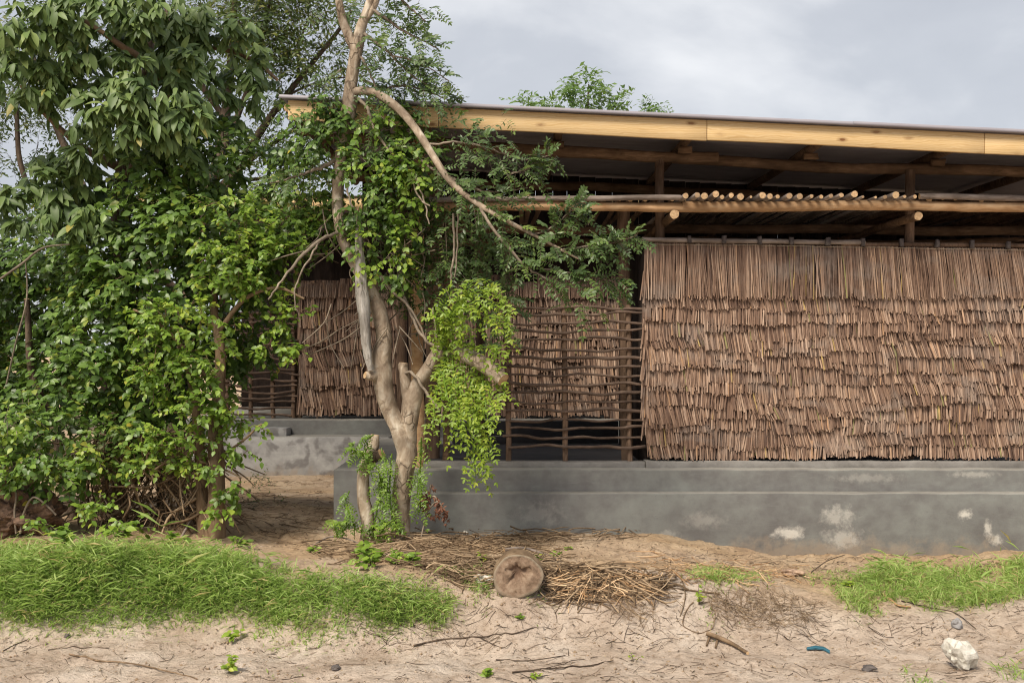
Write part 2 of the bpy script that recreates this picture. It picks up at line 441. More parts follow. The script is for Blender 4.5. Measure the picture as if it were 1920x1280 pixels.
M['interior'] = bark_mat("shade_dark_boards", (0.03, 0.02, 0.018), (0.05, 0.036, 0.03), (0.085, 0.06, 0.05), (12, 12, 1.5), 0.005, 0.3)  # near-black boards, the unlit room's shade put into their colour
def sand_mat():
    t = NT("sandy_soil")
    v = t.co()
    soil = t.rnd()
    n1 = t.noise(v, 2.2, 8, 0.62, 0.5); n2 = t.noise(v, 14, 6, 0.62); n3 = t.noise(t.co((26, 60, 40)), 1.0, 4, 0.6, 1.0)
    sand = t.ramp(n1, [(0.30, (0.47, 0.36, 0.275)), (0.5, (0.62, 0.50, 0.40)), (0.7, (0.71, 0.60, 0.50))])
    earth = t.ramp(n1, [(0.30, (0.37, 0.24, 0.14)), (0.5, (0.53, 0.375, 0.235)), (0.72, (0.63, 0.48, 0.32))])
    col = t.mix(soil, sand, earth)
    col = t.mix(t.ramp(n2, [(0.34, (0.55,) * 3), (0.50, (0, 0, 0))]), col, (0.31, 0.22, 0.155))
    col = t.mix(t.ramp(n3, [(0.60, (0, 0, 0)), (0.70, (0.65,) * 3)]), col, (0.14, 0.095, 0.065))
    grain = t.noise(v, 120, 4, 0.7)
    t.bump(t.math('ADD', t.math('MULTIPLY', n2, 1.0), t.math('ADD', t.math('MULTIPLY', grain, 0.45), t.math('MULTIPLY', n3, 0.5))), 1.0, 0.04)
    return t.fin(col, 0.95, 0.1)
M['sand'] = sand_mat()
def stone_mat(name, a, b):
    t = NT(name)
    n = t.noise(t.co(), 22, 6, 0.65)
    t.bump(n, 0.8, 0.012)
    return t.fin(t.ramp(n, [(0.3, a), (0.62, b)]), 0.9, 0.2)
M['whitestone'] = stone_mat("limestone", (0.36, 0.33, 0.27), (0.62, 0.59, 0.53))
M['greystone'] = stone_mat("grey_stone", (0.18, 0.17, 0.165), (0.34, 0.33, 0.33))
M['darkclod'] = stone_mat("dark_clod", (0.05, 0.045, 0.045), (0.14, 0.12, 0.11))
M['rotbark'] = stone_mat("rotten_bark", (0.035, 0.022, 0.018), (0.20, 0.125, 0.085))
M['rotwood'] = stone_mat("rotten_wood", (0.09, 0.055, 0.04), (0.50, 0.35, 0.245))
def round_mat():
    t = NT("log_face")
    n = t.noise(t.co(), 20, 6, 0.65); n2 = t.noise(t.co(), 6, 3)
    col = t.ramp(n, [(0.30, (0.10, 0.066, 0.044)), (0.5, (0.25, 0.172, 0.118)), (0.72, (0.37, 0.28, 0.205))])
    col = t.mix(t.math('MULTIPLY', t.ramp(t.rnd(), [(0.5, (0, 0, 0)), (1.0, (1, 1, 1))]), 0.75), col, (0.10, 0.055, 0.035))
    col = t.mix(t.ramp(t.rnd(), [(0.0, (0.7,) * 3), (0.18, (0, 0, 0))]), col, (0.27, 0.24, 0.18))
    col = t.mix(t.ramp(n2, [(0.5, (0, 0, 0)), (0.8, (0.5,) * 3)]), col, (0.20, 0.14, 0.10))
    t.bump(n, 0.7, 0.01)
    return t.fin(col, 0.85, 0.2)
M['logface'] = round_mat()
_b = NT("blue_plastic"); M['blue'] = _b.fin((0.02, 0.10, 0.14), 0.7, 0.5)
_b = NT("peg_wood"); M['peg'] = _b.fin(_b.ramp(_b.noise(_b.co(), 30, 3), [(0.3, (0.05, 0.04, 0.04)), (0.7, (0.13, 0.11, 0.10))]), 0.8, 0.2)
_b = NT("twine"); M['twine'] = _b.fin((0.42, 0.36, 0.27), 0.8, 0.2)

# ------------------------------------------------------------------ leaf templates: (along, side, normal)
def tpl_leaf(rows, fold=0.12, curve=0.18):
    v = []
    for u, w in rows:
        z = -curve * u * u
        v += [[u, -w, z + fold * w], [u, 0, z], [u, w, z + fold * w]]
    v = np.array(v, float); f = []
    for i in range(len(rows) - 1):
        a = i * 3
        f += [[a, a + 1, a + 4, a + 3], [a + 1, a + 2, a + 5, a + 4]]
    return v, np.array(f)
T_MANGO = tpl_leaf([(0, .04), (.22, .42), (.5, .5), (.78, .34), (1, .02)], 0.10, 0.30)
T_OVATE = tpl_leaf([(0, .05), (.3, .5), (.65, .40), (1, .02)], 0.12, 0.18)
T_SMALL = tpl_leaf([(0, .08), (.5, .5), (1, .05)], 0.15, 0.12)
T_LEAFLET = tpl_leaf([(0, .15), (.55, .5), (1, .18)], 0.08, 0.06)
T_DIAM = (np.array([[0, 0, 0], [.5, -.5, .04], [1, 0, -.08], [.5, .5, .04]], float), np.array([[0, 1, 2, 3]]))
def tpl_grass(curve):
    v = []
    for u, w in ((0, .5), (.4, .45), (.75, .3), (1, .03)):
        v += [[u - 0.35 * curve * u ** 3, -w, -curve * u * u], [u - 0.35 * curve * u ** 3, w, -curve * u * u]]
    return np.array(v, float), np.array([[0, 1, 3, 2], [2, 3, 5, 4], [4, 5, 7, 6]])
T_GRASS = tpl_grass(0.45)

# ------------------------------------------------------------------ foliage generators (return dict of leaf arrays)
def rand_dirs(n): return unit(rng.normal(size=(n, 3)))
class Leaves:
    def __init__(s): s.p, s.a, s.n, s.L, s.W, s.r = [], [], [], [], [], []
    def put(s, p, a, n, Ls, W, r):
        k = len(p)
        for lst, v in ((s.p, p), (s.a, a), (s.n, n)): lst.append(np.broadcast_to(v, (k, 3)))
        for lst, v in ((s.L, Ls), (s.W, W), (s.r, r)): lst.append(np.broadcast_to(v, (k,)))
    def arr(s):
        return [np.concatenate(x) for x in (s.p, s.a, s.n, s.L, s.W, s.r)]

def clumps(blobs, per, size=(0.25, 0.45)):
    """blobs of (px, py, rx px, ry px, Y, depth radius m) -> clump centres, radii, outward dirs, blob id"""
    C, R, D = [], [], []
    for (x, y, rx, ry, Y, dr) in blobs:
        k = max(3, int(per * rx * ry / 8000.0 + 0.5))
        d = rand_dirs(k); d[:, 1] = -np.abs(d[:, 1]) * np.where(rng.random(k) < 0.8, 1, -1)
        rad = rng.uniform(0.35, 1.0, k) ** 0.5
        ext = np.array([rx * Y / F, dr, ry * Y / F])
        C.append(P(x, y, Y) + d * rad[:, None] * ext)
        sc = rng.uniform(size[0], size[1], k)
        R.append(sc[:, None] * np.minimum(ext, ext.min() * 1.8)[None])
        D.append(d)
    return np.vstack(C), np.vstack(R), np.vstack(D)

def twig_foliage(lv, tw, blobs, per, twigs, K, twl, Lr, wr, droop, rbias=0.0, spread=0.8, size=(0.25, 0.45)):
    C, R, D = clumps(blobs, per, size)
    n = len(C)
    off = rand_dirs(n * twigs) * (rng.random(n * twigs) ** 0.4)[:, None] * np.repeat(R, twigs, 0)
    base = np.repeat(C, twigs, 0) + off
    cr = np.repeat(rng.normal(0, 0.16, n), twigs)
    out = unit(np.repeat(D, twigs, 0) * 0.5 + unit(off) * 0.7 + rng.normal(0, 0.45, (n * twigs, 3)) + np.array([0, -0.25, 0.1 - droop * 0.5]))
    tl = rng.uniform(*twl, n * twigs)
    T = len(base)
    t = (np.arange(K) + rng.random((T, K)) * 0.6) / K
    sag = np.zeros((T, K, 3)); sag[..., 2] = -(t ** 2) * tl[:, None] * 0.35 * (0.4 + droop)
    pos = base[:, None] + out[:, None] * (t * tl[:, None])[..., None] + sag
    sd = unit(np.cross(out, rng.normal(0, 0.3, (T, 3)) + np.array([0, 0, 1.0])))
    sgn = np.where(np.arange(K) % 2 == 0, 1.0, -1.0)
    ax = out[:, None] * 0.55 + sd[:, None] * (sgn[None, :] * spread)[..., None] + rng.normal(0, 0.28, (T, K, 3)) + np.array([0, -0.05, -droop])
    nr = np.array([0, -0.45, 0.85]) + rng.normal(0, 0.38, (T, K, 3)) + out[:, None] * 0.25
    Ls = rng.uniform(*Lr, (T, K))
    r = np.clip(rng.normal(0.48 + rbias, 0.20, (T, K)) + cr[:, None] + 0.10 * t, 0, 0.96)
    r = np.where(rng.random((T, K)) < 0.008, 1.0, r)
    lv.put(pos.reshape(-1, 3), ax.reshape(-1, 3), nr.reshape(-1, 3), Ls.ravel(), (Ls * rng.uniform(wr * 0.85, wr * 1.15, Ls.shape)).ravel(), r.ravel())
    if tw is not None:
        for i in range(0, T, 2):
            e0 = pos[i, -1]
            tw.tube(np.array([[*(base[i] - out[i] * 0.05), 0.0032], [*pos[i, K // 2], 0.0022], [*e0, 0.0012]]), 3, caps=False)

def rosette_foliage(lv, blobs, per, Lr, wr, nl=(8, 13)):
    for (x, y, rx, ry, Y, dr) in blobs:
        k = max(2, int(per * rx * ry / 8000.0))
        d = rand_dirs(k); d[:, 1] = -np.abs(d[:, 1])
        c = P(x, y, Y) + d * (rng.uniform(0.3, 1, k) ** 0.5)[:, None] * np.array([rx * Y / F, dr, ry * Y / F])
        for i in range(k):
            m = rng.integers(*nl)
            a = np.linspace(0, 2 * math.pi, m, endpoint=False) + rng.random(m) * 0.5 + rng.random() * 6
            el = rng.uniform(-1.15, -0.15, m)
            tilt = rng.normal(0, 0.25, 3)
            ax = np.stack([np.cos(a) * np.cos(el), np.sin(a) * np.cos(el) * 0.6 - 0.25, np.sin(el)], -1) + tilt
            nr = np.stack([-np.cos(a) * np.sin(el), -np.sin(a) * np.sin(el), np.cos(el)], -1) * 0.6 + np.array([0, -0.9, 0.5]) + rng.normal(0, 0.22, (m, 3))
            Ls = rng.uniform(*Lr, m) * rng.uniform(0.8, 1.1)
            r = np.clip(rng.normal(0.5, 0.17, m) + rng.normal(0, 0.14), 0, 0.93)
            r = np.where(rng.random(m) < 0.006, 1.0, r)
            p = c[i] + rng.normal(0, 0.012, (m, 3)) + np.array([0, 0, 1.0]) * rng.uniform(-0.04, 0.03, (m, 1))
            lv.put(p, ax, nr, Ls, Ls * rng.uniform(wr * .85, wr * 1.2, m), r)

def frond(lv, tw, base, d, length, pairs, ll, rb=0.5, droop=0.5, lw=0.48, up=(0, -0.5, 0.8)):
    """one pinnate leaf"""
    t = np.linspace(0.18, 1, pairs)
    d = unit(np.asarray(d, float))
    pos = np.asarray(base)[None] + d[None] * (t * length)[:, None] + np.array([0, 0, -1.0])[None] * (droop * length * t ** 2)[:, None]
    tan = unit(d[None] + np.array([0, 0, -2 * droop])[None] * t[:, None])
    nr = unit(np.asarray(up, float) + rng.normal(0, 0.35, 3))
    sd = unit(np.cross(tan, nr[None]))
    for sg in (1, -1):
        ax = sd * sg + tan * 0.55 + rng.normal(0, 0.12, tan.shape)
        Ls = ll * rng.uniform(0.8, 1.15, pairs) * np.where(t > 0.9, 0.85, 1)
        lv.put(pos, ax, nr[None] + rng.normal(0, 0.25, tan.shape), Ls, Ls * lw, np.clip(rb + rng.normal(0, 0.1, pairs), 0, 0.96))
    lv.put(pos[-1:], tan[-1:], nr[None], np.array([ll]), np.array([ll * lw]), np.array([rb]))
    if tw is not None:
        tw.tube(np.array([[*base, 0.0016], [*pos[len(pos) // 2], 0.0013], [*pos[-1], 0.0008]]), 3, caps=False)

def fronds_on(lv, tw, path, n, length, ll, pairs=(5, 8), rb=0.5, droop=0.5, t0=0.1, dirb=(0, -0.2, 0.0), spread=1.0, follow=0.6):
    path = np.asarray(path)[:, :3]
    seg = np.linalg.norm(np.diff(path, axis=0), axis=1); cs = np.concatenate([[0], np.cumsum(seg)]); tot = cs[-1]
    for i in range(n):
        u = (t0 + (1 - t0) * (i + rng.random()) / n) * tot
        j = min(np.searchsorted(cs, u) - 1, len(seg) - 1); j = max(j, 0)
        f = (u - cs[j]) / max(seg[j], 1e-6)
        b = path[j] + (path[j + 1] - path[j]) * f
        tg = unit(path[j + 1] - path[j])
        sd = unit(np.cross(tg, [0, 1.0, 0.3])) * (1 if i % 2 else -1)
        d = tg * follow + sd * 0.7 * spread + rng.normal(0, 0.3, 3) + np.array(dirb)
        frond(lv, tw, b, d, length * rng.uniform(0.7, 1.2), int(rng.integers(*pairs)), ll * rng.uniform(0.85, 1.15), np.clip(rng.normal(rb, 0.15), 0, 0.95), droop * rng.uniform(0.5, 1.3))

def emit(lv, tpl, matl, parent, pick=0, name="foliage", leafname="leaf", leafy=None):
    """leaves -> one joined part; the PICK that show largest become leaf objects of their own"""
    p, a, n, Ls, W, r = lv.arr()
    keep = np.ones(len(p), bool)
    if pick:
        inv = (np.abs((p[:, 0]) / p[:, 1] * F) < 970) & (p[:, 2] < EYE + 645 / F * p[:, 1])
        score = np.where(inv, Ls / p[:, 1] * np.exp(-1.2 * (p[:, 1] - p[:, 1].min())), 0)
        idx = np.argsort(-score)[:pick]
        keep[idx] = False
        protos = []
        for q in range(8):
            mb = MB(); mb.add(tpl[0], tpl[1], 0, (q + 0.5) / 8)
            protos.append(mb.mesh(leafname, matl, True))
        ax = unit(a[idx]); sd = unit(np.cross(ax, n[idx])); nn = np.cross(sd, ax)
        for k, i in enumerate(idx):
            mt = Matrix([[ax[k, c] * Ls[i], sd[k, c] * W[i], nn[k, c] * Ls[i], p[i, c]] for c in range(3)] + [[0, 0, 0, 1]])
            link(leafname, protos[min(7, int(r[i] * 8))], parent, None, mt)
    mb = MB(); mb.leaves(tpl, p[keep], a[keep], n[keep], Ls[keep], W[keep], r[keep])
    return link(name, mb.mesh(name, matl, True), parent, 'stuff')

# ================================================================== SETTING: ground
def axis_pts(parts):
    o = []
    for a, b, st in parts: o += list(np.arange(a, b - 1e-6, st))
    return np.array(o + [parts[-1][1]])
gx = axis_pts([(-400, -60, 40), (-60, -14, 4), (-14, -4.2, 0.35), (-4.2, 4.6, 0.032), (4.6, 14, 0.35), (14, 60, 4), (60, 400, 40)])
gy = axis_pts([(-60, -4, 4), (-4, 4.4, 0.3), (4.4, 9.4, 0.032), (9.4, 18, 0.12), (18, 60, 3), (60, 600, 45)])
GX, GY = np.meshgrid(gx, gy)
GZ = hgt(GX, GY)
soil = np.clip(ss(6.7, 7.7, GY + 0.9 * (vnoise(GX * 2.2, GY * 2.6) - 0.5)) * (0.55 + 0.7 * vnoise(GX * 1.4 + 5, GY * 2)) , 0, 1)
mb = MB()
nx, ny = len(gx), len(gy)
ii = np.arange(ny - 1)[:, None] * nx + np.arange(nx - 1)[None]
mb.add(np.stack([GX, GY, GZ], -1).reshape(-1, 3), np.stack([ii, ii + 1, ii + nx + 1, ii + nx], -1).reshape(-1, 4), 0, soil.ravel())
tag(part("ground", mb, M['sand'], None, True), kind="structure")

# ================================================================== FRONT PAVILION
pav = empty("thatched_pavilion", (1.5, 9.0, 0.0), "nearer pavilion with pine fascia, pole loft and brown thatch wall on a grey plinth", "building")
FL = 0.7235
XR = 6.2                                   # how far the building runs on past the right of the frame
def slab(name, lo, hi, matl, bw=0.012, parent=pav, top=None):
    """box subdivided along x so its edges can wander a little"""
    n = max(2, int((hi[0] - lo[0]) / 0.25)); xs = np.linspace(lo[0], hi[0], n)
    g = np.random.default_rng(int(abs(lo[0] * 100 + hi[2] * 1000)))
    V = []
    for x in xs:
        j = g.normal(0, 0.0025, 4)
        V += [[x, lo[1] + j[0], lo[2]], [x, hi[1], lo[2]], [x, hi[1], hi[2]], [x, lo[1] + j[0], hi[2] + j[1]]]
    V = np.array(V); Fq = []; Ft = []
    for i in range(n - 1):
        a, b = i * 4, i * 4 + 4
        for q in range(4):
            q2 = (q + 1) % 4
            (Ft if (q == 2) else Fq).append([a + q, a + q2, b + q2, b + q][::-1])
    Fq += [[0, 1, 2, 3], [(n - 1) * 4 + 3, (n - 1) * 4 + 2, (n - 1) * 4 + 1, (n - 1) * 4]]
    m_ = MB(); m_.add(V, np.array(Fq), 0)
    m_.Fa.append(np.array(Ft)); m_.M.append(np.full(len(Ft), 1 if top else 0))
    o = part(name, m_, [matl] + ([top] if top else []), parent)
    bevel(o, bw, 2)
    return o
slab("plinth", (-1.588, 8.85, -0.4), (XR, 12.0, 0.7235), M['plinth'], 0.012, pav, M['plinth_top'])
slab("step", (-1.03, 8.70, -0.45), (XR, 8.847, 0.533), M['plinth'], 0.010, pav, M['plinth_top'])
slab("sill", (P(793, 0, 9.0)[0], 9.0, 0.70), (1.205, 9.16, 0.772), M['sill'], 0.006).__setitem__("label", "dark mortar sill under the lattice")
slab("sill", (1.208, 8.985, 0.70), (XR, 9.16, 0.783), M['sill'], 0.006)

mb = MB(); mb.box((P(793, 0, 9.16)[0], 9.164, FL - 0.01), (XR - .01, 11.19, FL + 0.005)); part('floor_finish', mb, M['darkfloor_shade'], pav)

# roof
SL = -0.0475
def roof_z(X): return 3.745 + SL * (X - 1.25)
FX0, FX1 = P(540, 0, 8.4)[0], XR + 0.4
ys = np.linspace(8.34, 12.3, 4 * 53 + 1)
xs = np.linspace(FX0 - 0.05, FX1, 9)
prof = 0.009 * np.sin((ys - 8.34) / 0.076 * 2 * math.pi)
XX, YY = np.meshgrid(xs, ys)
ZZ = roof_z(XX) + 0.014 + prof[:, None]
mb = MB(); n2 = len(xs)
ii = np.arange(len(ys) - 1)[:, None] * n2 + np.arange(n2 - 1)[None]
q = np.stack([ii, ii + 1, ii + n2 + 1, ii + n2], -1).reshape(-1, 4)
mb.add(np.stack([XX, YY, ZZ], -1).reshape(-1, 3), q)
o = part("roof_sheet", mb, M['roof'], pav, True)
sd_ = o.modifiers.new("thick", 'SOLIDIFY'); sd_.thickness = 0.003
# edge flashing above the fascia, two overlapping lengths
for a, b, dz in ((FX0 - 0.06, 2.86, 0.0), (2.862, FX1, 0.004)):
    mb = MB()
    z0, z1 = roof_z(a) + dz, roof_z(b) + dz
    V = []
    for x, z in ((a, z0), (b, z1)):
        V += [[x, 8.335, z - 0.004], [x, 8.335, z + 0.027], [x, 8.50, z + 0.030], [x, 8.50, z + 0.027], [x, 8.339, z + 0.024], [x, 8.339, z - 0.004]]
    mb.add(V, [[i, (i + 1) % 6, (i + 1) % 6 + 6, i + 6] for i in range(6)])
    mb.add(V, [[0, 5, 4, 3, 2, 1], [6, 7, 8, 9, 10, 11]])
    part("roof_edge_flashing", mb, M['roof'], pav)
# fascia boards
joints = [FX0, -0.62, P(1325, 0, 8.4)[0], P(1845, 0, 8.4)[0], FX1]
for k, (a, b) in enumerate(zip(joints[:-1], joints[1:])):
    mb = MB(); a += 0.0022; b -= 0.0022
    V = []
    for x in np.linspace(a, b, 12):
        zt = roof_z(x) - 0.006; zb = zt - 0.166 + 0.0035 * math.sin(x * 2.3 + k) - (0.003 if k % 2 else 0)
        y0 = 8.385 + 0.002 * math.sin(x * 1.7 + k)
        V += [[x, y0, zb], [x, y0 + 0.028, zb], [x, y0 + 0.028, zt], [x, y0, zt]]
    for i in range(11):
        pass
    Fq = [[i * 4 + q_, i * 4 + (q_ + 1) % 4, i * 4 + 4 + (q_ + 1) % 4, i * 4 + 4 + q_][::-1] for i in range(11) for q_ in range(4)]
    mb.add(V, np.array(Fq + [[0, 1, 2, 3], [47, 46, 45, 44]]))
    o = part("fascia_board", mb, M['pine'], pav); bevel(o, 0.003, 1)

def log(name, a, b, r, matl, parent=pav, wave=0.012, k=10, n=14, taper=0.0, end=None, wob=0.05, seed=None, rnd=0.5):
    g = np.random.default_rng(seed if seed is not None else rng.integers(1 << 30))
    a = np.array(a, float); b = np.array(b, float)
    t = np.linspace(0, 1, n)[:, None]
    c = a * (1 - t) + b * t
    ln = np.linalg.norm(b - a)
    ax = unit(b - a); u = unit(np.cross(ax, [0.3, 0.2, 1.0]) if abs(ax[2]) < .9 else np.cross(ax, [0, 1, 0])); v = np.cross(ax, u)
    for f in (1.0, 2.3, 5.1):
        p1, p2 = g.random(2) * 6.28
        c += (np.sin(t * f * ln * 1.6 + p1) * u + np.sin(t * f * ln * 1.6 + p2) * v) * wave / f
    rr = r * (1 - taper * t[:, 0]) * (1 + g.normal(0, 0.03, n))
    m_ = MB(); m_.tube(np.hstack([c, rr[:, None]]), k, 0, 1, wob, rnd, int(g.integers(1 << 30)))
    return part(name, m_, [matl, end or M['end']], parent, True)


# wall plate pole the rafters rest on
def pur_z(X): return roof_z(X) - 0.155
XE = XR + 0.2
log("roof_beam", (-1.75, 9.2, pur_z(-1.75)), (1.9, 9.2, pur_z(1.9)), 0.052, M['beam'], wave=0.016, n=30)
log("roof_beam", (1.5, 9.29, pur_z(1.5) - 0.01), (XE, 9.22, pur_z(XE)), 0.050, M['beam'], wave=0.016, n=30)
log("roof_beam", (-1.75, 11.2, pur_z(-1.75)), (XE, 11.2, pur_z(XE)), 0.052, M['beam'], wave=0.016, n=40)
# rafters going back under the iron, each on a small packing block
for k, px in enumerate((570, 800, 1045, 1285, 1522, 1762, 2000, 2240)):
    X = P(px, 0, 9.05)[0]
    z = roof_z(X) - 0.052
    log("rafter", (X + 0.0, 8.46, z + 0.002), (X - 0.02, 12.2, z), 0.042, M['post'], wave=0.008, n=10)
    mb = MB(); mb.box((X - 0.06, 9.06, z - 0.100), (X + 0.06, 9.13, z - 0.043), 0, 0.5, 0.004)
    part("packing_block", mb, M['beam'], pav)
# posts
def post(px, Y, r, zt, z0=FL - 0.02, matl='post', name="post", label=None):
    X = P(px, 0, Y)[0]
    o = log(name, (X, Y, z0), (X + rng.normal(0, 0.012), Y, zt), r, M[matl], wave=0.006, n=12, wob=0.04)
    if label: o["label"] = label
    return o
for px in (1239, 1704, 2170):
    X = P(px, 0, 9.2)[0]; post(px, 9.2, 0.044, pur_z(X) - 0.03)
post(783, 9.08, 0.058, 3.72, matl='peeled', label="pale peeled post at the corner of the veranda")
post(811, 9.75, 0.075, 3.6, label="dark thick post inside the opening")
post(836, 9.3, 0.034, 3.1, matl='beam', label="thin reddish post inside the opening")
post(1175, 9.42, 0.06, 3.1, label="dark post behind the lattice end")
for px in (752, 900, 1330, 1700, 2050): post(px, 11.2, 0.055, pur_z(P(px, 0, 11.2)[0]) - 0.02)
# loft: peeled front beam, brackets, joists on top
ZL = 3.046
log("loft_beam", (-0.83, 8.76, ZL), (1.72, 8.77, ZL - 0.004), 0.043, M['peeled'], wave=0.006, n=26, seed=4)
log("loft_beam", (1.50, 8.765, ZL + 0.004), (XE, 8.77, ZL - 0.006), 0.047, M['peeled'], wave=0.006, n=34, taper=0.12, seed=9).__setitem__("label", "peeled front loft beam above the thatch")
log("loft_rail", (-0.85, 8.70, ZL + 0.060), (P(1276, 0, 8.7)[0], 8.70, ZL + 0.062), 0.024, M['greylog'], wave=0.008, n=20)
log("loft_rail", (P(1724, 0, 8.7)[0], 8.70, ZL + 0.072), (XE, 8.70, ZL + 0.065), 0.026, M['greylog'], wave=0.007, n=22)
for Yb, dz in ((10.0, -0.045), (11.15, -0.045)):
    log("loft_beam", (-0.8, Yb, ZL + dz), (XE, Yb, ZL + dz - 0.02), 0.046, M['beam'], wave=0.012, n=30)
for px in (1266, 1722, 2180, 800):
    X = P(px, 0, 8.72)[0]
    log("loft_bracket", (X, 8.715, ZL - 0.082), (X - 0.05, 11.1, ZL - 0.10), 0.038, M['beam'], wave=0.006, n=8)
# joists: those with sawn ends on show sit proud of the beam
px = 1283.0; kk = 0
while px < 1722:
    r = float(rng.choice([0.013, 0.018, 0.023, 0.031])) * rng.uniform(0.9, 1.12)
    X = P(px, 0, 8.62)[0]
    log("loft_joist", (X, 8.60 + rng.normal(0, 0.035), ZL + 0.045 + r), (X + rng.normal(0, 0.03), 11.2, ZL + 0.045 + r), r, M['greylog'], wave=0.006, k=9, n=5, rnd=rng.random())
    px += 19.2 * rng.uniform(0.72, 1.28); kk += 1
for a, b in ((800, 1270), (1735, 2240)):
    px = a
    while px < b:
        X = P(px, 0, 8.8)[0]; r = rng.uniform(0.018, 0.028)
        log("loft_joist", (X, 8.745, ZL + 0.042 + r), (X + rng.normal(0, 0.08), 11.2, ZL + 0.045 + r), r, M['post'], wave=0.008, k=7, n=5)
        px += rng.uniform(20, 30)
# back wall boards added to keep the thatched room dark
X = 1.27
while X < XE:
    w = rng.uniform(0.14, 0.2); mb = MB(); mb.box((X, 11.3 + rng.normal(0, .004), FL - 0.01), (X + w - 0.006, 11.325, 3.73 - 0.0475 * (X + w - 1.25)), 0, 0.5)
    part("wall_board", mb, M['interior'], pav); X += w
X = -1.7  # upper boards added to shut out the sky and keep the loft dark
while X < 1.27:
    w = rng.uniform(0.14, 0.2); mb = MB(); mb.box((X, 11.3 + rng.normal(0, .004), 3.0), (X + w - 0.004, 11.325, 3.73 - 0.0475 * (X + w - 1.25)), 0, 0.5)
    part("added_gable_board", mb, M['interior'], pav); X += w
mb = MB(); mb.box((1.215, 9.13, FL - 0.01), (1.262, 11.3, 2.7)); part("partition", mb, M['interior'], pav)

slab("shade_wall", (P(848, 0, 11.32)[0], 11.32, FL - 0.01), (1.21, 11.46, P(0, 789, 11.32)[2]), M['darkfloor_shade'], 0.006, pav, M['plinth_top'])  # added dark wall, its colour standing in for the shaded far plinth
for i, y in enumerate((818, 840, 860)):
    slab("shade_step", (P(850, 0, 11.2)[0], 11.20 - 0.1 * i, FL - 0.008), (P(948, 0, 11.2)[0], 11.316 - 0.1 * i - 0.003 * i, P(0, y, 11.2 - 0.1 * i)[2]), M['darkfloor_shade'], 0.004, pav, M['plinth_top'])  # added steps, coloured dark like the shade over the far ones

# thatch
def strips(mb, x0, x1, zb, ln, Yw, out, dens, lean=0.0, wr=(0.008, 0.016), zj=0.010, cb=0.0, topz=None, curve=1.0, leanj=0.05):
    n = max(3, int((x1 - x0) * dens)); g = rng
    x = x0 + (np.arange(n) + g.random(n)) / n * (x1 - x0)
    w = g.uniform(*wr, n)
    zbot = zb + g.normal(0, zj, n) - (g.random(n) < 0.04) * g.uniform(0, 0.03, n)
    zt = np.broadcast_to(zb + ln if topz is None else topz, (n,)) + g.normal(0, 0.002, n)
    le = (lean + g.normal(0, leanj, n)) * (zt - zbot)
    yo = out * g.uniform(0.55, 1.15, n); yb = g.uniform(0, 0.012, n)
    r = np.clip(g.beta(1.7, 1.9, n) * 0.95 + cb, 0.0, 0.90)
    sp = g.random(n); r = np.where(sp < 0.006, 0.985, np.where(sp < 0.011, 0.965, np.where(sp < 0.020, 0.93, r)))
    tw = g.normal(0, 0.35, n)
    rows = []
    for t in (0.0, 0.5, 1.0):
        z = zt * (1 - t) + zbot * t
        cx = x + le * (t ** 1.2) + g.normal(0, 0.0012, n)
        cy = Yw + yb - yo * t ** curve
        for s_ in (-1, 0, 1):
            rows.append(np.stack([cx + s_ * w * 0.5, cy - (0.32 * w if s_ == 0 else 0) + s_ * w * 0.5 * tw, z + (g.normal(0, 0.001, n) if t == 1 else 0)], -1))
    V = np.stack(rows, 1).reshape(-1, 3)
    f = np.array([[0, 3, 4, 1], [1, 4, 5, 2], [3, 6, 7, 4], [4, 7, 8, 5]])
    mb.add(V, (f[None] + (np.arange(n) * 9)[:, None, None]).reshape(-1, 4), 0, np.repeat(r, 9))

